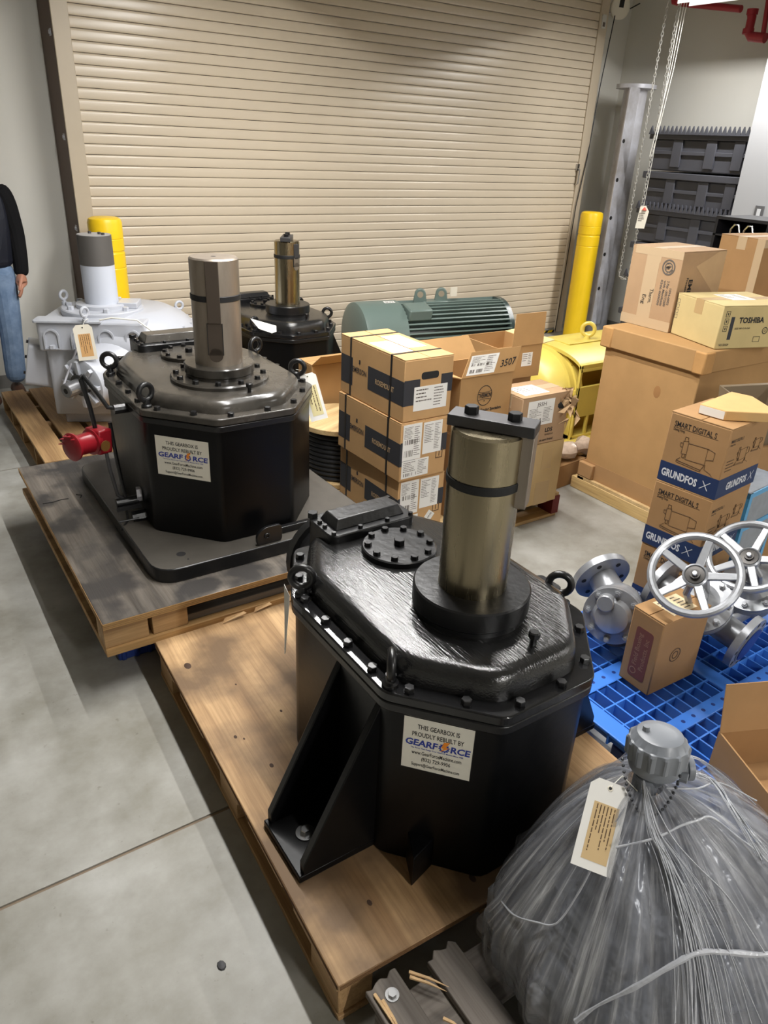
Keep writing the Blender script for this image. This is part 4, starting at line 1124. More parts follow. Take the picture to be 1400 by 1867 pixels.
# dosing pump cartons
def pump_drawing(k, u, v, s, M):
    def ln(*p): k.tube([(u+a*s, v+b*s, .001) for a, b in p], .0009, 4, M=M)
    ln((.1, .2), (.1, .5), (.22, .52), (.22, .22), (.1, .2)); ln((.12, .52), (.12, .6), (.2, .6), (.2, .52))
    ln((.22, .48), (.68, .50), (.68, .12), (.22, .10), (.22, .48)); ln((.68, .5), (.85, .46), (.85, .28), (.68, .24)); ln((.1, .1), (.02, .02), (.62, -.02), (.68, .1)); ln((.02, .02), (.02, -.02), (.62, -.06), (.62, -.02))
    ln((.7, .12), (.7, .02), (.86, -.04), (.9, -.08)); ln((.1, .35), (.04, .36), (.04, .44), (.1, .45)); ln((.13, .2), (.13, .12), (.19, .12), (.19, .2))
for i in range(3):
    z = .152+.274*(2-i)
    t, F = carton('pump_carton', '%s of the three blue-banded brown pump cartons stacked on the blue grid pallet' % pos[i], 2.378-.004*(i == 1), 1.330, z, .292, .235, .272, .10+.008*i, CARD2, 'blue-banded pump cartons in one stack', seam='X')
    L, Fr = F['left'], F['front']
    b = MB(); add_rect(b, 0, .235, .0, .078, L); add_rect(b, 0, .292, .0, .078, Fr); b.build('printed_band', NAVY, t)
    k = MB(); add_text(k, 'GRUNDFOS', .012, .024, .028, L, 'L', width=.145, bold=.035, lift=.0014)
    add_text(k, 'X', .185, .022, .036, L, width=.035, bold=-.02, lift=.0014, shear=.2)
    add_text(k, 'GRUNDFOS', .065, .024, .028, Fr, 'L', width=.15, bold=.035, lift=.0014); add_text(k, 'X', .245, .022, .036, Fr, width=.035, bold=-.02, lift=.0014, shear=.2)
    k.build('brand_lettering', SOFTWHITE, t, recalc=False, smooth=0, kind='stuff')
    k = MB(); add_text(k, 'SMART DIGITAL S', .022, .222, .020, L, 'L', width=.165, bold=.01, lift=.0010); add_text(k, 'Dosing Pump', .022, .206, .010, L, 'L', width=.045, lift=.001)
    add_rect(k, .02, .195, .2175, .2185, L, 0, .0007)
    add_text(k, 'SMART DIGITAL S', .015, .215, .012, Fr, 'L', width=.09, bold=.01, lift=.001); add_text(k, 'Dosing Pump', .015, .204, .007, Fr, 'L', width=.035, lift=.001)
    k.build('lettering', INK, t, recalc=False, smooth=0)
    k = MB(); pump_drawing(k, .055, .095, .165, L); pump_drawing(k, .08, .12, .11, Fr); pump_drawing(k, .19, .15, .085, Fr)
    fake_lines(k, .02, .09, .10, .15, 4, Fr, rs, .3)
    k.build('printed_drawing', BROWNINK, t, kind='stuff')
    if i == 0:
        g = MB(); g.box(-.292/2, .292/2, -.235/2-.0012, -.235/2, .268, .2725); 
fp = thing('folded_box_sleeve', 'flat folded cardboard sleeve with white inside, on the topmost pump carton', 'box', (2.43, 1.40, .9735), 0)
SL = [(0, 0), (.13, -.09), (.20, -.04), (.262, .065), (.24, .14), (-.014, .10)]
MB().prism(SL, 0, .036).build('sleeve', card('light cardboard', (196, 158, 104)), fp, bevel=.003)
MB().loft([[(-.0016, .004, .003), (-.0155, .096, .003), (-.0155, .096, .032), (-.0016, .004, .032)], [(-.0004, .004, .003), (-.0143, .096, .003), (-.0143, .096, .032), (-.0004, .004, .032)]]).build('white_end', WHITEPAPER, fp)
wc = thing('wrapped_crate', 'grey film-wrapped box with light blue edge bands, to the right of the pump cartons', 'box', (2.76, 1.40, .152), .10)
MB().box(0, .30, 0, .30, 0, .46).build('box', mat('grey wrapped box', (128, 134, 142), .25, 0, .5, var=.1, vscale=20, bump=.2, bscale=30), wc, bevel=.006)
BB = mat('light blue band', (74, 150, 196), .35)
for z in (.0, .14, .28, .435): MB().box(-.003, .303, -.003, .303, z, z+.022).build('blue_band', BB, wc)
for x in (-.003, .278): MB().box(x, x+.025, -.0035, .02, 0, .457).build('blue_band', BB, wc)

# small tall carton standing on the blue pallet
t, F = carton('red_printed_carton', 'upright brown carton with a faded red panel, in front of the silver handwheel', 1.909, 1.118, .151, .240, .128, .296, -.03, CARD2, tape=None)
L = F['left']
b = MB(); b.prism(round_poly([(.030, .035), (.100, .035), (.100, .235), (.030, .235)], .012), .0002, .0007, L); po = b.build('printed_panel', MAROON, t)
k = MB(); add_text(k, 'Field Boxing', .058, .085, .018, L, 'L', width=.13, rot=PI/2, lift=.0012); add_text(k, 'Products, Inc', .088, .075, .018, L, 'L', width=.13, rot=PI/2, lift=.0012)
k.torus(.012, .0018, 18, 4, L @ T(.05, .06, .001) @ Matrix.Diagonal((1, 1, .2, 1)))
k.build('lettering', mat('faded tan lettering', (150, 112, 88), .8), po, recalc=False, smooth=0)
paper_label(t, F['top'], .07, .19, .02, .11, rs, 0, lines=3, m=mat('cream label', (222, 202, 164), .8))
b = MB(); b.torus(.026, .002, 22, 4, F['front'] @ T(.10, .14, .001) @ Matrix.Diagonal((1, 1, .2, 1))); b.torus(.014, .002, 18, 4, F['front'] @ T(.10, .14, .001) @ Matrix.Diagonal((1, 1, .2, 1))); b.build('stamp', BROWNINK, t)

# open empty box at the lower right
ob = thing('open_box', 'open empty brown box with a raised back flap, beside the film-wrapped motor', 'box', (1.80, .805, .151), -.42)
ow, od, oh = .44, .30, .145; th = .005
for a in ((0, ow, -od, -od+th, oh), (0, ow, -th, 0, oh), (0, th, -od+th, -th, oh), (ow-th, ow, -od+th, -th, oh)):
    MB().box(*a[:4], 0, a[4]).build('side', CARD2, ob)
MB().box(th, ow-th, -od+th, -th, 0, .006).build('bottom', CARD2, ob)
open_flap(ob, CARD2, (0, -.004, oh), (ow, -.004, oh), (0.02, .30, 1.), .15)
open_flap(ob, CARD2, (0.01, -.28, oh-.01), (.43, -.28, oh-.01), (0, 1, -.55), .20)
MB().box(.14, .24, -od-.001, -od, .04, oh-.01).build('tape', TAPE, ob)

# grey-brown bin and bits at the right edge
gb = thing('scoop_bin', 'grey-brown plastic bin half out of the frame behind the pump cartons', 'bin', (3.12, 1.63, 0), -.3)
MB().box(0, .30, 0, .30, 0, .66).build('stand', CARD2, gb)
b = MB()
b.loft([[(.02, .02, .66), (.28, .02, .66), (.28, .28, .66), (.02, .28, .66)], [(0, -.03, .80), (.30, -.03, .80), (.30, .30, .86), (0, .30, .86)], [(.012, -.018, .80), (.288, -.018, .80), (.288, .288, .855), (.012, .288, .855)], [(.03, .03, .67), (.27, .03, .67), (.27, .27, .67), (.03, .27, .67)]], cap0=True, cap1=True)
b.build('bin', mat('taupe plastic', (118, 102, 80), .5), gb)

# ------------------------------------------------------------------ valves
def hexbolt(mb, M, r=.011, h=.014): mb.lathe([(r*1.35, 0), (r*1.35, .003), (r, .0032), (r, h), (r*.6, h+.001), (r*.6, h+.007)], 6, M)
VB = MB(); hexbolt(VB, Matrix()); VB = VB.mesh('bolt', SILVER, 25)
def gate_valve(label, wheel_c, B, A, body_off, fl_len=.19, rw=.135, ang=0):
    t = thing('gate_valve', label, 'valve', (0, 0, 0), 0, 'silver gate valves with handwheels')
    B = Vector(B).normalized(); A = Vector(A); A = (A-B*A.dot(B)).normalized()
    wc = Vector(wheel_c); bc = wc-B*body_off
    t.matrix_basis = T(*bc); O = Vector((0, 0, 0)); W = wc-bc
    M = axis_m(W, B) @ RZ(ang)
    wh = MB(); wh.torus(rw, .0135, 40, 10, M); wo = wh.build('handwheel', SILVER, t)
    for i in range(5):
        a = 2*PI*i/5+.3
        s = MB(); s.loft([[(.028, -.014, -.022), (.028, .014, -.022), (.028, .014, -.008), (.028, -.014, -.008)], [(rw-.004, -.012, -.004), (rw-.004, .012, -.004), (rw-.004, .012, .007), (rw-.004, -.012, .007)]], M @ RZ(a)); s.build('spoke', SILVER, wo, bevel=.003)
    MB().lathe([(.038, -.028), (.040, -.006), (.034, -.002), (.030, -.008)], 24, M).build('wheel_hub', SILVER, wo)
    MB().lathe([(.030, -.010), (.030, -.004), (.016, -.003), (.016, .006)], 20, M).build('wheel_nut', mat('dark nut', (70, 68, 66), .4, .8), wo)
    MB().lathe([(.009, -.02), (.009, .014), (.007, .017)], 14, M).build('stem', CHROME, wo)
    # yoke
    y = MB(); bf = body_off-.125
    for s in (-1, 1): y.tube([W-B*.03+A.cross(B)*.012*s, W-B*.07+A.cross(B)*.05*s, W-B*(bf-.05)+A.cross(B)*.045*s, W-B*(bf-.02)+A.cross(B)*.03*s], .012, 8)
    y.cyl(W-B*.01, W-B*bf, .011, 12); y.cyl(W-B*(bf-.07), W-B*(bf-.045), .032, 16); y.build('yoke', SILVER, t)
    bn = MB(); Mb = axis_m(W-B*bf, B)
    bn.lathe([(.112, -.045), (.112, -.024), (.107, -.022), (.112, -.02), (.112, 0), (.070, .004), (.056, .02), (.036, .06)], 32, Mb); bo = bn.build('bonnet', SILVER, t)
    for i in range(8): place('bolt', VB, bo, Mb @ RZ(2*PI*i/8+.2) @ T(.094, 0, 0))
    bd = MB(); bd.cyl(O, W-B*(bf+.02), .070, 24, .062); bd.cyl(-A*fl_len, A*fl_len, .052, 24); bd.sphere(O, .075, 20, 12); bd.build('body', SILVER, t)
    for s in (-1, 1):
        Mf = axis_m(A*(fl_len*s), A*s)
        f = MB(); f.lathe([(.105, -.026), (.105, .0), (.075, .0), (.075, .004), (.06, .004)], 36, Mf); fo = f.build('end_flange', SILVER, t)
        MB().lathe([(.068, .0042), (.068, .007), (.05, .009)], 28, Mf).build('flange_protector', BLUEDK, fo)
        hm = MB()
        for i in range(8): hm.lathe([(.009, .0003), (.009, .0008)], 10, Mf @ RZ(2*PI*i/8) @ T(.089, 0, 0))
        hm.build('bolt_hole', INK, fo, kind='stuff')
    return t
gate_valve('silver gate valve with handwheel overlapping the red-panelled carton', (2.022, 1.128, .600), (-.66, -.22, .72), (.05, -1, -.1), .40)
gate_valve('silver gate valve with handwheel in front of the blue-banded pump cartons', (2.40, 1.160, .545), (-.60, -.10, .79), (1, -.35, .5), .34, fl_len=.15)

def check_valve():
    t = thing('check_valve', 'silver check valve with bolted cover beside the nearest gearbox, no handwheel', 'valve', (2.075, 1.415, .295))
    c = Vector((-.86, -.46, .22)).normalized()
    b = MB(); b.sphere((0, 0, 0), .085, 24, 14); b.cyl((0, 0, 0), c*.10, .082, 28); A = Vector((.28, .90, .30)).normalized()
    b.cyl(-A*.11, A*.15, .055, 24); b.build('body', SILVER, t)
    k = MB(); add_text(k, 'USA', 0, 0, .02, axis_m(c*.155+Vector((0, -.02, -.05)), c)); k.build('cast_lettering', SILVER, t)
    M = axis_m(c*.10, c)
    f = MB(); f.lathe([(.105, -.01), (.105, .016), (.100, .018), (.105, .020), (.105, .040), (.07, .042), (.058, .062), (.03, .07)], 36, M); fo = f.build('cover', SILVER, t)
    for i in range(8): place('bolt', VB, fo, M @ RZ(2*PI*i/8) @ T(.088, 0, .04))
    MB().lathe([(.03, .04), (.03, .075), (.027, .078)], 20, M @ T(-.03, .05, 0)).build('plug', SILVER, fo)
    for s, L in ((1, .155), (-1, .10)):
        Mf = axis_m(A*(L*s), A*s)
        f = MB(); f.lathe([(.112, -.02), (.112, .008), (.07, .010)], 36, Mf); fo = f.build('end_flange', SILVER, t)
        hm = MB()
        for i in range(6): hm.lathe([(.010, -.0205), (.010, -.0212)], 10, Mf @ RZ(2*PI*i/6) @ T(.082, 0, 0))
        hm.build('bolt_hole', INK, fo, kind='stuff')
    return t
check_valve()

# ------------------------------------------------------------------ green motor and yellow motor
def green_motor():
    t = thing('finned_motor', 'dark green-grey electric motor with cooling fins in front of the rolling door', 'motor', (3.72, 4.80, .43), -.15)
    r = .265
    MB().lathe([(.05, -.70), (r*.9, -.70), (r+.01, -.685), (r+.015, -.66), (r+.015, -.34), (r-.02, -.335)], 48, RY(PI/2)).build('fan_cover', GREENGREY, t)
    b = MB(); b.lathe([(r-.055, -.36), (r-.055, .62), (.12, .66), (.05, .66)], 40, RY(PI/2)); fr = b.build('frame', DKGREEN, t)
    fm = MB().box(-.34, .60, -.006, .006, r-.06, r+.005).mesh('fin', GREENGREY, 0)
    for i in range(34):
        a = -2.25+i*4.5/33
        if abs(a) < .18: continue
        place('fin', fm, fr, RX(a))
    MB().lathe([(r-.03, .58), (r+.005, .585), (r+.005, .63), (r-.03, .64)], 40, RY(PI/2)).build('end_shield', DKGREEN, t)
    lug = MB(); n = 12
    for x in (-.13, .06):
        poly = [(-.055, 0), (.055, 0)]+[(.045*math.cos(PI*k/n), .07+.045*math.sin(PI*k/n)) for k in range(n+1)]
        hole = None
        L_ = MB(); L_.prism(poly, -.022, .022, T(x, 0, r-.015) @ RZ(-.45) @ RX(PI/2)); lo = L_.build('lifting_lug', GREENGREY, t, bevel=.006)
        MB().lathe([(.024, -.0225), (.024, .0225)], 18, T(x, 0, r-.015) @ RZ(-.45) @ RX(PI/2) @ T(0, .07, 0)).build('lug_hole', mat('hole shade tan', (150, 138, 118), .8), lo)
    MB().box(-.33, -.13, -.17, -.02, r-.06, r+.03, RX(.25)).build('terminal_box', GREENGREY, t, bevel=.012)
    MB().box(-.12, .10, -.06, .06, r-.03, r+.004).build('top_pad', GREENGREY, t, bevel=.006)
    b = MB(); add_rect(b, -.045, .045, -.02, .02, RX(.15) @ T(-.42, 0, r+.016), 0, .001); lb = b.build('name_label', WHITEPAPER, t)
    k = MB(); add_text(k, 'SKF3', 0, -.01, .022, RX(.15) @ T(-.42, 0, r+.016), width=.07); k.build('print', INK, lb, recalc=False, smooth=0)
    MB().box(.14, .20, -.01, .0, r+.03, r+.10).build('paper_tag', TAGPAPER, t)
    for x in (-.25, .45):
        for y in (-.2, .2): MB().box(x-.06, x+.06, y-.05, y+.05, -.29, -.12).build('foot', GREENGREY, t, bevel=.006)
    return t
green_motor()
PM = thing('motor_skid', 'low wooden skid under the finned green motor', 'pallet', (3.05, 4.36, 0))
boards(PM, 'deck_board', 6, 0, 1.3, 0, .9, .118, .14, 'X', PALWOODX, .12)
for x in (0, .63, 1.26): MB().box(0, .04, 0, .9, 0, .118).build('stringer', PALWOOD, PM, T(x, 0, 0))

def yellow_motor():
    t = thing('yellow_generator', 'yellow box-framed electric machine with a lifting eye, behind the big lidded carton', 'motor', (3.44, 2.95, .14), 0)
    # local x along the axis, front face y=0
    W, D, Ht = .95, .62, .56
    fr = MB()
    n = 14
    arc = [(D/2-D/2*1.0*math.cos(PI*k/n), .50+.085*math.sin(PI*k/n)) for k in range(n+1)]
    prof = arc
    top = MB(); top.loft([[(x, y, z) for y, z in prof]+[(x, y, z-.02) for y, z in reversed(prof)] for x in (0, W)]); top.build('top_cover', YPAINT, t)
    sd = MB()
    for a in ((0, .018, .05, .52), (.26, .285, .05, .52), (.52, .545, .05, .52), (.90, .95, .05, .52)): sd.box(a[0], a[1], 0, .018, a[2], a[3])
    sd.box(0, W, 0, .018, .50, .525); sd.box(0, W, 0, .018, .19, .385); sd.box(0, W, 0, .018, .05, .07); sd.box(.12, .14, 0, .018, .07, .19)
    sd.build('side_frame', YPAINT, t, bevel=.003)
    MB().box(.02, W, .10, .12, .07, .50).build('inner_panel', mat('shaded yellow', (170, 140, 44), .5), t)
    MB().box(0, W, .02, D, .05, .07).box(0, .02, .02, D, .05, .36).box(W-.02, W, 0, D, .05, .5).build('base_frame', YPAINT, t)
    MB().box(-.10, W, -.06, .03, 0, .05).box(-.10, W, D-.06, D+.03, 0, .05).build('skid_rail', YPAINT, t, bevel=.004)
    c = Vector((0, D/2, .295))
    eb = MB(); eb.lathe([(.292, -.05), (.292, .0), (.280, .004), (.280, .04), (.268, .045), (.23, .14), (.165, .19), (.06, .20)], 44, axis_m(c+Vector((.02, 0, 0)), (-1, 0, 0))); eo = eb.build('end_bell', YPAINT, t)
    for a in (2.0, 3.3, 5.2):
        br = MB(); br.loft([[(.12, -.06, .03), (.27, -.075, .03), (.27, .075, .03), (.12, .06, .03)], [(.13, -.045, .15), (.22, -.05, .13), (.22, .05, .13), (.13, .045, .15)]], axis_m(c+Vector((.02, 0, 0)), (-1, 0, 0)) @ RZ(a)); bo = br.build('bracket', YPAINT, eo, bevel=.004)
        MB().lathe([(.016, .13), (.016, .16)], 8, axis_m(c+Vector((.02, 0, 0)), (-1, 0, 0)) @ RZ(a) @ T(.18, 0, 0)).build('bracket_bolt', YPAINT, bo)
    e = MB(); e.torus(.040, .0125, 24, 10, T(.34, D/2-.02, .65) @ RZ(-.82) @ RX(PI/2)); e.lathe([(.025, .58), (.016, .61)], 14, T(.34, D/2-.02, 0)); e.build('lifting_eye', YPAINT, t)
    MB().box(.12, .42, D/2-.08, D/2+.06, .583, .590).build('eye_plate', YPAINT, t, bevel=.002)
    return t
yellow_motor()
PY = thing('yellow_machine_skid', 'wooden skid with a plastic-covered bundle, under the yellow box-framed machine', 'pallet', (3.22, 2.86, 0))
boards(PY, 'deck_board', 5, 0, 1.3, 0, .8, .115, .139, 'X', LIGHTWOOD, .13)
for x in (0, .63, 1.26): MB().box(0, .045, 0, .8, 0, .115).build('stringer', LIGHTWOODY, PY, T(x, 0, 0))
pb = MB(); rp = random.Random(8); rings = []
for k in range(9):
    rr_ = .045+.02*math.sin(k*1.7)+rp.uniform(-.006, .006)
    rings.append([(k*.05, math.cos(a)*rr_*1.1, math.sin(a)*rr_+rp.uniform(-.006, .006)) for a in [2*PI*q/10 for q in range(10)]])
pb.loft(rings); o = pb.build('plastic_bundle', mat('cloudy film', (178, 158, 140), .2, 0, .6, var=.2, vscale=30, bump=.4, bscale=50), None, T(3.03, 2.78, .205) @ RZ(.1)); tag(o, 'roll of cloudy plastic film in front of the yellow machine', 'plastic roll')
t, F = carton('flat_carton', 'low carton carrying the roll of cloudy film in front of the yellow machine', 2.98, 2.72, 0, .42, .12, .145, .1, CARD2)

# ------------------------------------------------------------------ right corner: pipe spool, bins, chain hoist, pipes
ps = thing('steel_pipe_spool', 'tall galvanised pipe with end flanges and a drilled flat bar, standing in the corner', 'pipe', (6.60, 5.56, 0))
MB().lathe([(.19, 0), (.19, .03), (.115, .032), (.112, .05), (.112, 2.37), (.19, 2.38), (.19, 2.415), (.06, 2.417)], 40).build('pipe', GALV, ps)
fb = MB(); fb.box(-.245, -.155, -.14, -.125, .15, 2.38); fo = fb.build('drilled_bar', GALV, ps, bevel=.002)
hl = MB()
for z in (.53, .873, 1.224, 1.576, 1.922): hl.lathe([(.019, 0), (.019, .0006)], 16, T(-.218, -.1405, z) @ RX(PI/2))
hl.build('bar_hole', INK, fo)
wb = MB(); wb.box(-.16, -.10, -.135, -.05, .15, 2.38); wb.build('bar_web', GALV, ps)

bg = random.Random(6)
def storage_bin(y0, y1, z, h, label, teeth):
    t = thing('storage_bin', label, 'bin', (6.64, (y0+y1)/2, z), 0, 'dark grey plastic bins stacked by the right wall')
    L = y1-y0
    b = MB(); b.box(-.27, .27, -L/2+.03, L/2-.03, 0, h-.06); b.build('bin_body', BINGREY, t, bevel=.01)
    rim = MB(); rim.box(-.30, .295, -L/2, L/2, h-.06, h-.002); ro = rim.build('rim', BINGREY, t, bevel=.006)
    for y in (-.62, -.32, -.05, .30): 
        if abs(y) < L/2-.05: MB().box(-.29, -.27, y, y+.10, .03, h-.06).build('rib', BINGREY, t, bevel=.004)
    MB().box(-.285, -.27, -L/2+.05, L/2-.05, h*.42, h*.52).build('band', BINGREY, t, bevel=.003)
    if teeth:
        tm = MB(); n = 30
        for i in range(n):
            y = -L/2+L*i/n; w_ = L/n
            tm.loft([[(-.318, y, h-.02), (-.318, y+w_, h-.02), (-.318, y+w_/2, h+.05)], [(-.301, y, h-.02), (-.301, y+w_, h-.02), (-.301, y+w_/2, h+.05)]])
        tm.build('teeth', BINGREY, ro, kind='stuff')
    return t
for i, (z, h, te, lb) in enumerate(((1.69, .32, True, 'topmost dark grey plastic bin of the corner stack, with a row of teeth'), (1.38, .30, False, 'second dark grey plastic bin from the top of the corner stack'), (1.06, .31, True, 'third dark grey plastic bin from the top of the corner stack, toothed'), (.75, .30, False, 'fourth dark grey plastic bin from the top of the corner stack'), (.42, .32, True, 'fifth dark grey plastic bin from the top of the corner stack'), (.02, .39, False, 'lowest dark grey plastic bin of the corner stack'))):
    storage_bin(3.75, 5.09, z, h-.003, lb, te)

ch = thing('chain_hoist', 'hanging white hoist chain loop in the corner, in front of the grey bins', 'chain', (6.2, 5.0, 0))
lk = MB(); lk.tube([(.009*math.cos(a), 0, .014*math.sin(a)+(.007 if math.sin(a) > 0 else -.007)) for a in [2*PI*k/10 for k in range(10)]], .0035, 5, True)
lk = lk.mesh('link', mat('chain zinc', (214, 212, 206), .35, .6), 60)
for y, zlo in ((.04, .74), (-.08, .74)):
    n = 0; z = 3.1
    while z > zlo: place('link', lk, ch, T(0, y, z) @ RZ(.5+(n % 2)*PI/2)); z -= .031; n += 1
for i in range(4): place('link', lk, ch, T(0, .04-.024*(i+1), .72-.012*(1 if i in (1, 2) else 0)) @ RX(PI/2) @ RZ((i % 2)*PI/2))
for y in (-.13, -.155): MB().tube([(-.02, y-.02, 3.1), (-.02, y-.01, 2.5), (-.02, y+.03, 2.0), (-.02, y+.05, 1.8)], .003, 6).build('white_cord', CORD, ch)
MB().box(-.07, .07, -.13, .11, 3.10, 3.30).build('hoist_body', GALV, ch, bevel=.01)
MB().cyl((0, 0, 3.3), (0, 0, 5), .012, 10).build('hanger', GALV, ch)
ct = thing('chain_tag', 'cream tag with red tip hung on a cord beside the hoist chain', 'tag', (6.14, 4.85, 1.36), -.7)
MB().tube([(.0, .0, 3.64), (.0, .0, .2), (0, 0, .02)], .0022, 6).build('string', CORD, ct)
MB().prism([(-.045, -.17), (.04, -.17), (.055, -.02), (.02, .03), (-.03, .02)], 0, .002, RX(PI/2)).build('card', TAGPAPER, ct)
MB().lathe([(.022, 0), (.004, .025)], 8, T(.01, -.004, -.01)).build('red_tip', REDTIP, ct)
k = MB(); fake_lines(k, -.03, .03, -.11, -.03, 5, RX(PI/2), bg, .5, .0025); k.build('print', GREYINK, ct, kind='stuff')
dc = thing('pulley_cover', 'round cream pulley cover with a dark slot, high beside the right door guide', 'pulley', (6.60, 5.93, 3.075))
MB().lathe([(.10, 0), (.10, .022), (.085, .032)], 40, axis_m((0, 0, 0), (-.35, -1, -.1))).build('disc', CREAM, dc)
MB().box(-.024, .024, .034, .036, .0, .11, axis_m((0, 0, 0), (-.35, -1, -.1)) @ Matrix(((1, 0, 0, 0), (0, 0, 1, 0), (0, 1, 0, 0), (0, 0, 0, 1)))).build('slot', INK, dc)
MB().tube([(.02, -.03, 0), (.10, -.05, .0), (.20, -.07, .05)], .006, 6).build('cable', BLACKM, dc)
MB().box(-.03, .03, .03, .145, -.04, .04).build('bracket', GALV, dc)
o = MB().tube([(6.52, 5.90, 3.0), (6.42, 5.86, 2.4), (6.30, 5.78, 1.75), (6.235, 5.775, 1.3), (6.20, 5.76, .6), (6.185, 5.765, .02)], .005, 6).build('pull_rope', BLACKM); tag(o, 'thin black rope running down the right door guide', 'rope')
rp_ = thing('sprinkler_pipe', 'red sprinkler pipe with elbows at the top right', 'pipe', (6.68, 4.6, 2.95))
MB().tube([(0, .80, 1.2), (0, .79, .20), (0, .76, .13), (0, .68, .11), (0, .05, 0.01)], .028, 14).build('pipe', PIPERED, rp_)
MB().tube([(0, -.05, -.01), (0, -.07, -.06), (0, -.07, -.16)], .036, 14).build('pipe', PIPERED, rp_)
MB().tube([(0, -.07, -.16), (0, -.10, -.20), (0, -.24, -.22)], .038, 14).build('pipe', PIPERED, rp_)
MB().tube([(.02, -.20, -.20), (.02, -.17, .1), (.02, -.16, .6)], .020, 12).build('pipe', PIPERED, rp_)
for zz in (-.02, -.16): MB().lathe([(.046, -.02), (.046, .02)], 18, T(0, -.065, zz)).build('coupling', PIPERED, rp_)

bs = thing('black_shelf', 'open black shelf unit with silver hooks, behind the cartons on the big lid', 'shelf', (5.0, 2.60, 0))
for a in ((0, .40, 0, .72, 1.435, 1.455), (0, .40, 0, .72, 1.33, 1.34), (0, .40, 0, .72, 1.20, 1.21), (0, .40, .70, .72, 0, 1.435), (0, .40, 0, .02, 0, 1.435), (.38, .40, .02, .70, 0, 1.435), (0, .38, .32, .335, 1.34, 1.435)):
    MB().box(*a).build('panel', mat('black shelf paint', (34, 34, 38), .4), bs)
hk = MB()
for y in (.50, .60, .16): MB().tube([(.02, y, 1.27), (.02, y, 1.38), (.02, y-.02, 1.41), (.02, y-.05, 1.41), (.02, y-.07, 1.36)], .008, 8).build('hook', CHROME, bs)
pass
MB().box(-.004, 0, .05, .30, 1.33, 1.338).build('red_strip', mat('pink red strip', (220, 60, 80), .5), bs)

# ------------------------------------------------------------------ film-wrapped motor in the foreground
def film_mat():
    m = bpy.data.materials.new('stretch film'); m.use_nodes = True
    nt = m.node_tree; nt.nodes.clear(); L = nt.links
    out = nt.nodes.new('ShaderNodeOutputMaterial'); mix = nt.nodes.new('ShaderNodeMixShader')
    tr = nt.nodes.new('ShaderNodeBsdfTransparent'); tr.inputs[0].default_value = (.92, .93, .95, 1)
    pb_ = nt.nodes.new('ShaderNodeBsdfPrincipled'); pb_.inputs['Base Color'].default_value = (.46, .47, .49, 1); pb_.inputs['Roughness'].default_value = .15
    pb_.inputs['Specular IOR Level'].default_value = .8
    uv = nt.nodes.new('ShaderNodeUVMap'); uv.uv_map = 'wrap'
    mp = nt.nodes.new('ShaderNodeMapping'); mp.inputs['Scale'].default_value = (95, 2.4, 1); L.new(uv.outputs[0], mp.inputs[0])
    n = nt.nodes.new('ShaderNodeTexNoise'); n.inputs['Scale'].default_value = 1.; n.inputs['Detail'].default_value = 6; n.inputs['Roughness'].default_value = .7; n.inputs['Distortion'].default_value = .3
    L.new(mp.outputs[0], n.inputs['Vector'])
    mp2 = nt.nodes.new('ShaderNodeMapping'); mp2.inputs['Scale'].default_value = (22, 2.2, 1); L.new(uv.outputs[0], mp2.inputs[0])
    n2 = nt.nodes.new('ShaderNodeTexNoise'); n2.inputs['Scale'].default_value = 1.; n2.inputs['Detail'].default_value = 4; L.new(mp2.outputs[0], n2.inputs['Vector'])
    r = nt.nodes.new('ShaderNodeMapRange'); r.inputs['From Min'].default_value = .40; r.inputs['From Max'].default_value = .72; r.inputs['To Min'].default_value = .12; r.inputs['To Max'].default_value = .95
    L.new(n.outputs['Fac'], r.inputs['Value'])
    r2 = nt.nodes.new('ShaderNodeMapRange'); r2.inputs['From Min'].default_value = .35; r2.inputs['From Max'].default_value = .7; r2.inputs['To Min'].default_value = .35; r2.inputs['To Max'].default_value = 1.1
    L.new(n2.outputs['Fac'], r2.inputs['Value'])
    mu = nt.nodes.new('ShaderNodeMath'); mu.operation = 'MULTIPLY'; mu.use_clamp = True; L.new(r.outputs[0], mu.inputs[0]); L.new(r2.outputs[0], mu.inputs[1])
    cr = nt.nodes.new('ShaderNodeValToRGB'); cr.color_ramp.elements[0].position = .40; cr.color_ramp.elements[1].position = .74
    cr.color_ramp.elements[0].color = (.22, .22, .23, 1); cr.color_ramp.elements[1].color = (.78, .79, .81, 1)
    L.new(n.outputs['Fac'], cr.inputs['Fac']); L.new(cr.outputs[0], pb_.inputs['Base Color'])
    L.new(mu.outputs[0], mix.inputs[0]); L.new(tr.outputs[0], mix.inputs[1]); L.new(pb_.outputs[0], mix.inputs[2]); L.new(mix.outputs[0], out.inputs[0])
    ad = nt.nodes.new('ShaderNodeMath'); ad.operation = 'ADD'; L.new(n.outputs['Fac'], ad.inputs[0]); L.new(n2.outputs['Fac'], ad.inputs[1])
    bp = nt.nodes.new('ShaderNodeBump'); bp.inputs['Strength'].default_value = .9; bp.inputs['Distance'].default_value = .006
    L.new(ad.outputs[0], bp.inputs['Height']); L.new(bp.outputs[0], pb_.inputs['Normal'])
    return m
FILM = film_mat()
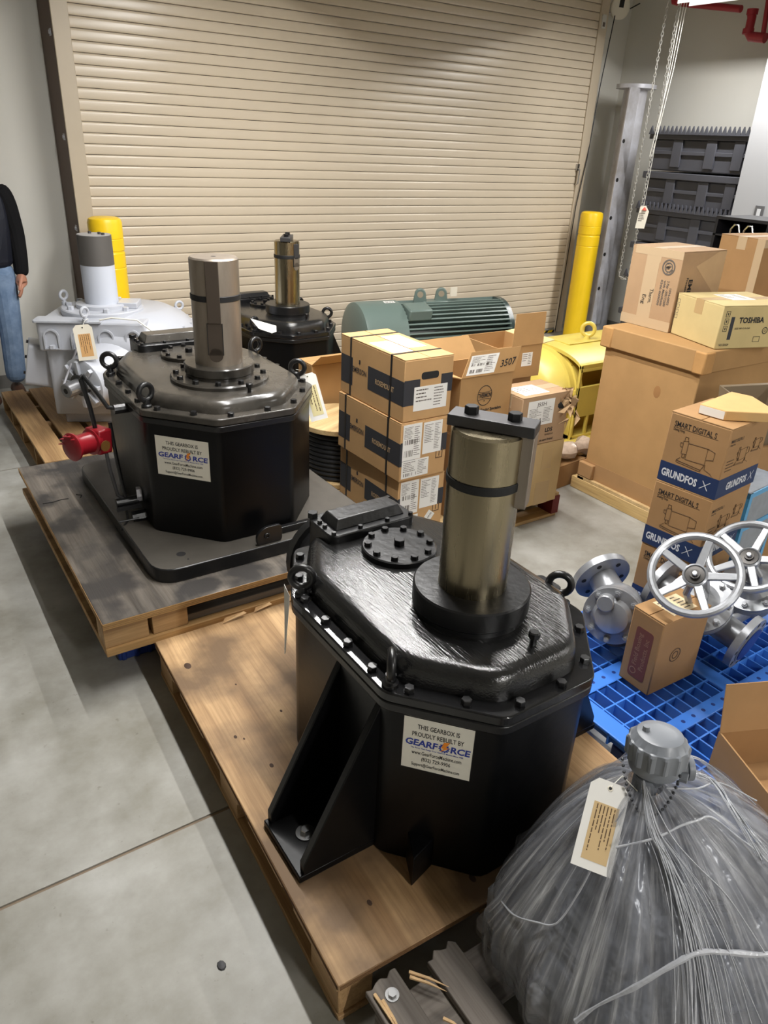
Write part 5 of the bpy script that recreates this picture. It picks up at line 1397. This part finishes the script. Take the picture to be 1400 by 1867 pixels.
def bag_mat():
    m = bpy.data.materials.new('milky plastic bag'); m.use_nodes = True
    nt = m.node_tree; nt.nodes.clear(); L = nt.links
    out = nt.nodes.new('ShaderNodeOutputMaterial'); mix = nt.nodes.new('ShaderNodeMixShader')
    tr = nt.nodes.new('ShaderNodeBsdfTransparent'); tr.inputs[0].default_value = (.86, .88, .92, 1)
    pb_ = nt.nodes.new('ShaderNodeBsdfPrincipled'); pb_.inputs['Base Color'].default_value = (.36, .37, .40, 1); pb_.inputs['Roughness'].default_value = .2
    tc = nt.nodes.new('ShaderNodeTexCoord')
    n = nt.nodes.new('ShaderNodeTexNoise'); n.inputs['Scale'].default_value = 7; n.inputs['Detail'].default_value = 3; n.inputs['Distortion'].default_value = 1.2; L.new(tc.outputs['Object'], n.inputs['Vector'])
    r = nt.nodes.new('ShaderNodeMapRange'); r.inputs['From Min'].default_value = .35; r.inputs['From Max'].default_value = .65; r.inputs['To Min'].default_value = .45; r.inputs['To Max'].default_value = .85
    L.new(n.outputs['Fac'], r.inputs['Value']); L.new(r.outputs[0], mix.inputs[0])
    bp = nt.nodes.new('ShaderNodeBump'); bp.inputs['Strength'].default_value = 1.; bp.inputs['Distance'].default_value = .02
    L.new(n.outputs['Fac'], bp.inputs['Height']); L.new(bp.outputs[0], pb_.inputs['Normal'])
    L.new(tr.outputs[0], mix.inputs[1]); L.new(pb_.outputs[0], mix.inputs[2]); L.new(mix.outputs[0], out.inputs[0])
    return m
BAG = bag_mat()
wm = thing('wrapped_motor', 'grey motor wrapped in clear stretch film, with a conduit fitting poking out, in the foreground', 'motor', (1.10, .60, .138))
# local coordinates around the neck of the fitting; film drapes from the neck over the motor
NZ = .547
SHZ = .152
FALL = 2.05
RAD = []
def outline(a):
    """horizontal reach of the wrapped bundle from the neck in direction a"""
    c, s = math.cos(a), math.sin(a)
    # rotated rounded box in local xy
    ca, sa = math.cos(.017), math.sin(.017)
    best = 9
    cx, cy, hx_, hy_ = .106, -.092, .396, .331
    lo, hi = 0., 1.6
    for _ in range(24):
        m_ = (lo+hi)/2; x = c*m_-cx; y = s*m_-cy
        u = (ca*x+sa*y)/hx_; v = (-sa*x+ca*y)/hy_
        if abs(u)**3.2+abs(v)**3.2 < 1: lo = m_
        else: hi = m_
    return lo
def film_surface(scale, seed, nz=NZ, lift=0., fm=None):
    rnd = random.Random(seed); NA, NR = 180, 26
    ph = [rnd.uniform(0, 6.28) for _ in range(8)]
    vs = []; uvs = []
    for i in range(NA):
        a = 2*PI*i/NA; R = outline(a)*scale
        wob = sum(math.sin(a*k_+ph[q])*amp for q, (k_, amp) in enumerate(((7, .010), (13, .008), (23, .006), (37, .004))))
        for j in range(NR+1):
            q = j/NR
            if q < .72:
                s = q/.72; r = .035+(R-.035)*(s**1.15)
                z = nz-.05*s**.6-(nz-SHZ-.05)*s**FALL+wob*min(1, s*3)*(1.2-s*.5)
            else:
                s = (q-.72)/.28; r = R*(1+.012*math.sin(s*3)-.05*s)+wob*.8
                z = SHZ*(1-s)+wob*.4*(1-s)
            vs.append((r*math.cos(a), r*math.sin(a), max(.004, z+lift))); uvs.append((i/NA, q))
    fs = []
    for i in range(NA):
        for j in range(NR):
            k2 = ((i+1) % NA); fs.append((i*(NR+1)+j, i*(NR+1)+j+1, k2*(NR+1)+j+1, k2*(NR+1)+j))
    me = bpy.data.meshes.new('film'); me.from_pydata(vs, [], fs); me.materials.append(fm or FILM)
    ul = me.uv_layers.new(name='wrap')
    for p in me.polygons:
        for li, vi in zip(p.loop_indices, p.vertices):
            u, v = uvs[vi]
            if p.vertices[0]//(NR+1) == NA-1 and u == 0: u = 1.
            ul.data[li].uv = (u, v)
        p.use_smooth = True
    return me
place('stretch_film', film_surface(1., 3), wm, label='clear streaky stretch film')
place('plastic_bag', film_surface(.97, 9, NZ-.014, -.010, BAG), wm, label='milky grey plastic bag under the film')
MA = T(.10, -.10, .17) @ RZ(-.5) @ Matrix.Scale(.62, 4)
b = MB(); b.lathe([(.05, -.50), (.16, -.50), (.185, -.47), (.185, .40), (.15, .46), (.05, .47)], 36, MA @ RY(PI/2)); mo = b.build('motor_body', MOTORGREY, wm)
fm = MB().box(-.45, .38, -.004, .004, .18, .21).mesh('fin', MOTORGREY, 0)
for i in range(22):
    place('fin', fm, mo, MA @ RX(-1.6+i*3.2/21))
MB().box(-.2, .1, -.30, -.16, -.05, .16, MA).build('terminal_box', MOTORGREY, wm, bevel=.01)
MB().box(-.45, .40, -.26, .26, -.185, -.15, MA).build('base', MOTORGREY, wm, bevel=.006)
MB().cyl((0, 0, .30), (0, 0, NZ), .026, 20).build('neck', CONDUIT, wm)
# conduit head
hd_ = MB(); HM = T(.01, -.005, NZ-.01) @ RX(-.10) @ RY(.06) @ Matrix.Scale(.80, 4)
hd_.lathe([(.030, -.01), (.040, .015), (.062, .03), (.066, .045), (.066, .07)], 32, HM); hd_.build('fitting_body', CONDUIT, wm)
cap = MB(); n = 96; rings = []
for r, z, rib in ((.066, .060, 0), (.072, .062, 1.2), (.073, .106, 1.2), (.071, .112, .6), (.068, .114, 0), (.056, .132, 0), (.050, .135, 0), (.030, .137, 0), (.004, .138, 0)):
    rings.append([((r+rib*.0035*max(-.2, math.cos(14*2*PI*i/n))*1.2)*math.cos(2*PI*i/n), (r+rib*.0035*max(-.2, math.cos(14*2*PI*i/n))*1.2)*math.sin(2*PI*i/n), z) for i in range(n)])
cap.loft(rings, HM); co = cap.build('fitting_cap', CONDUIT, wm, smooth=24)
MB().lathe([(.010, .13), (.008, .148)], 10, HM @ T(-.025, .025, 0)).build('cap_lug', CONDUIT, co)
ho = MB(); PM_ = HM @ axis_m((.045, -.035, .035), (.80, -.58, .02)); ho.lathe([(.024, -.02), (.026, .02), (.031, .022), (.031, .036), (.021, .036), (.020, .01)], 24, PM_); hoo = ho.build('conduit_hub', CONDUIT, wm)
MB().lathe([(.020, .0362), (.020, .0366)], 20, PM_ @ T(0, 0, -.012)).build('hub_bore', INK, hoo)
ho = MB(); ho.lathe([(.014, 0), (.014, .018), (.010, .02)], 6, HM @ axis_m((.03, -.055, .03), (.45, -.85, 0))); ho.build('hub_plug', CONDUIT, wm)
bd = MB(); pts = []
for k in range(26):
    q = k/25; a = 2.6+q*2.3
    pts.append(Vector((.060*math.cos(a), .060*math.sin(a)-.012*math.sin(q*PI), NZ+.04-.085*math.sin(q*PI))))
for p in pts: bd.sphere(p, .0034, 7, 5)
for k in range(5): bd.sphere((.046-.004*k, -.048+.001*k, NZ+.01-.009*k), .0034, 7, 5)
bd.build('bead_chain', mat('chain steel', (84, 86, 90), .35, .8), wm, kind='stuff')
# twisted film ropes
RP = mat('white film rope', (176, 178, 183), .22, 0, .7, bump=.5, bscale=90)
def rope(path, r):
    P = [Vector(p) for p in path]; out = []; rad = []
    rr_ = r if isinstance(r, list) else [r]*len(P)
    for i in range(len(P)-1):
        a, b, c, d = P[max(i-1, 0)], P[i], P[i+1], P[min(i+2, len(P)-1)]
        for k in range(5):
            q = k/5
            out.append(.5*((2*b)+(c-a)*q+(2*a-5*b+4*c-d)*q*q+(3*b-a-3*c+d)*q**3)); rad.append((rr_[i]*(1-q)+rr_[i+1]*q)*random.uniform(.75, 1.1))
    out.append(P[-1]); rad.append(rr_[-1])
    MB().tube(out, rad, 7).build('film_rope', RP, wm)
def on_film(a, q):
    R = outline(a); s = q/.72; r = .035+(R-.035)*(s**1.15); z = NZ-.05*s**.6-(NZ-SHZ-.05)*s**FALL+.010
    return Vector((r*math.cos(a), r*math.sin(a), z))
rope([on_film(2.72, .68), on_film(2.9, .66), on_film(3.1, .62), on_film(3.26, .58), on_film(3.32, .48), on_film(3.33, .40)], .0022)
rope([on_film(2.79, .52), on_film(2.80, .40), on_film(2.81, .28)], .0014)
rope([on_film(3.50, .31), on_film(4.0, .21), on_film(4.47, .17), on_film(4.85, .18), on_film(5.13, .20), on_film(5.2, .28), on_film(5.26, .36), on_film(5.3, .5)], .0026)
rope([on_film(3.62, .70), on_film(3.72, .64), on_film(3.9, .56), on_film(4.1, .49), on_film(4.3, .46), on_film(4.55, .48), on_film(4.81, .52), on_film(5.1, .55)], [.006, .003, .005, .006, .0055, .006, .005, .004])
rope([on_film(4.69, .03), on_film(5.5, .12), on_film(5.88, .24), on_film(5.9, .4)], .0018)
def strands(path, n, spread, seed):
    rnd = random.Random(seed)
    for k in range(n):
        da = rnd.gauss(0, spread); dq = rnd.uniform(-.02, .02); a0 = rnd.randint(0, 1); P = []
        for i, (a, q) in enumerate(path[a0:]):
            f = .25+.75*i/len(path)
            P.append(on_film(a+da*f+rnd.gauss(0, .012), max(0, q+dq))+Vector((0, 0, rnd.uniform(-.004, .006))))
        rope(P, rnd.uniform(.0006, .0017))
strands([(3.54, .0), (3.97, .18), (4.16, .26), (4.28, .36), (4.32, .48), (4.33, .60)], 26, .22, 5)
strands([(.14, .10), (5.95, .16), (5.79, .20), (5.42, .25), (5.26, .36)], 10, .10, 6)
strands([(.5, .06), (.25, .2), (.1, .38), (.0, .6)], 6, .14, 7)
nt_ = Vector((-.392, -.57, .72))
paper_tag('paper_tag', 'large white paper tag with a tan label lying on the film-wrapped motor', axis_m(Vector((1.038, .645, .655))+nt_*.030, nt_, (.64, .395, .66)), .080, .172, WHITEPAPER, BUFF, rr, [(0, -.010, .002), (.02, .02, -.01), (.05, .0, .01)], lines=6)

# ------------------------------------------------------------------ person at the left
def person():
    t = thing('person', 'person in faded blue jeans, black sleeves and a dark quilted vest, by the left wall', 'person', (.675, 5.86, 0))
    def skin(name, joints, edges, m, parent=t, sub=2):
        me = bpy.data.meshes.new(name); me.from_pydata([j[0] for j in joints], edges, []); me.materials.append(m)
        o = place(name, me, parent)
        o.modifiers.new('skin', 'SKIN')
        me.skin_vertices.new() if not me.skin_vertices else None
        for i, j in enumerate(joints):
            r = j[1]; me.skin_vertices[0].data[i].radius = (r, r) if not isinstance(r, tuple) else r
        me.skin_vertices[0].data[0].use_root = True
        s = o.modifiers.new('sub', 'SUBSURF'); s.levels = sub; s.render_levels = sub
        for p in me.polygons: p.use_smooth = True
        return o
    skin('trousers', [((0, 0, .92), (.155, .11)), ((0, 0, .99), (.160, .115)), ((.085, .0, .84), (.100, .105)), ((.075, -.02, .50), .080), ((.055, .0, .11), .074), ((-.095, 0, .84), (.098, .105)), ((-.12, 0, .50), .080), ((-.125, .03, .11), .074)],
         [(0, 1), (0, 2), (2, 3), (3, 4), (0, 5), (5, 6), (6, 7)], DENIM)
    skin('vest', [((0, 0, 1.16), (.190, .14)), ((0, 0, .91), (.192, .145)), ((0, 0, 1.32), (.20, .145)), ((0, .01, 1.43), (.15, .11)), ((0, .01, 1.50), (.075, .07)), ((.125, .01, 1.405), (.085, .085)), ((-.125, .01, 1.405), (.085, .085))], [(0, 1), (0, 2), (2, 3), (3, 4), (2, 5), (2, 6)], VEST)
    for s in (1, -1):
        skin('sleeve', [((s*.135, .01, 1.45), .078), ((s*.185, .01, 1.36), .076), ((s*.218, .02, 1.14), .064), ((s*.212, -.03, .98), .055), ((s*.202, -.045, .865), .050)], [(0, 1), (1, 2), (2, 3), (3, 4)], KNIT)
        hand = [((s*.200, -.048, .90), .030), ((s*.194, -.058, .845), (.030, .045)), ((s*.190, -.06, .815), (.024, .046))]
        e = [(0, 1), (1, 2)]
        for i, (dx, l) in enumerate(((-.030, .85), (-.010, 1.), (.010, .95), (.029, .75))):
            b0 = len(hand); x = s*.188+dx*.3; y = -.06+dx*1.1
            hand += [((x, y, .800), .0115), ((x-s*.008, y-.002, .800-.040*l), .0105), ((x-s*.026, y, .800-.070*l), .009)]
            e += [(2, b0), (b0, b0+1), (b0+1, b0+2)]
        b0 = len(hand); hand += [((s*.184, -.105, .85), .013), ((s*.168, -.122, .815), .0115), ((s*.160, -.126, .785), .0095)]
        e += [(1, b0), (b0, b0+1), (b0+1, b0+2)]
        skin('hand', hand, e, SKIN)
        sx = .058 if s > 0 else -.125; sy = 0 if s > 0 else .03
        sh = MB(); rings = []
        for y, w_, h_ in ((.10, .030, .07), (.08, .042, .10), (.02, .046, .11), (-.05, .048, .085), (-.11, .052, .065), (-.17, .046, .05), (-.195, .025, .035)):
            rings.append([(sx+w_*math.cos(a), sy+y, .004+max(0, h_*(.5+.5*math.sin(a)))) for a in [2*PI*k/12 for k in range(12)]])
        sh.loft(rings); sh.build('shoe', SHOE, t)
    # head
    skin('neck', [((0, .01, 1.47), .06), ((0, .005, 1.56), .055)], [(0, 1)], SKIN)
    hd2 = MB(); rings = []
    for k in range(15):
        q = k/14; z = 1.52+.25*q
        w_ = .078*math.sqrt(max(.002, 1-((q-.55)/.56)**2))*(1 if q > .45 else .80+.2*q/.45); d_ = w_*1.22
        rings.append([(w_*math.cos(a), .0+d_*math.sin(a)-(.012 if q < .45 else 0), z) for a in [2*PI*i/24 for i in range(24)]])
    hd2.loft(rings)
    hd2.loft([[(-.014, -.090, 1.625), (.014, -.090, 1.625), (.010, -.080, 1.67), (-.010, -.080, 1.67)], [(-.008, -.116, 1.632), (.008, -.116, 1.632), (.004, -.094, 1.668), (-.004, -.094, 1.668)]])
    for s in (1, -1): hd2.sphere((s*.079, .005, 1.645), .02, 8, 6, )
    ho_ = hd2.build('head', SKIN, t)
    for s in (1, -1):
        eo = MB().sphere((s*.030, -.080, 1.668), .010, 10, 8).build('eye', mat('eye white', (190, 186, 180), .3), ho_); MB().sphere((s*.030, -.0865, 1.668), .0052, 8, 6).build('iris', HAIR, ho_)
    MB().cbox(0, -.090, 1.588, .045, .008, .008).build('mouth', mat('lip', (160, 96, 88), .5), ho_, bevel=.003)
    hr = MB(); rings = []
    for k in range(9):
        q = k/8; z = 1.665+.125*q; w_ = .084*math.sqrt(max(.0, 1-(q*.985)**2)); 
        rings.append([(w_*math.cos(a), .018+w_*1.2*math.sin(a), z) for a in [2*PI*i/24 for i in range(24)]])
    hr.loft(rings); hr.build('hair', HAIR, ho_)
    return t
person()

# ------------------------------------------------------------------ small things on the floor
o = MB().lathe([(.011, 0), (.009, .004), (.003, .006)], 9, Matrix.Diagonal((1, 1.3, 1, 1))).build('floor_plug', mat('dark plug', (60, 60, 62), .6), None, T(.50, 1.155, 0)); 
d_ = .0
o.matrix_basis = T(.352, 1.107, 0); tag(o, 'small dark round plug on the open concrete floor', 'plug')
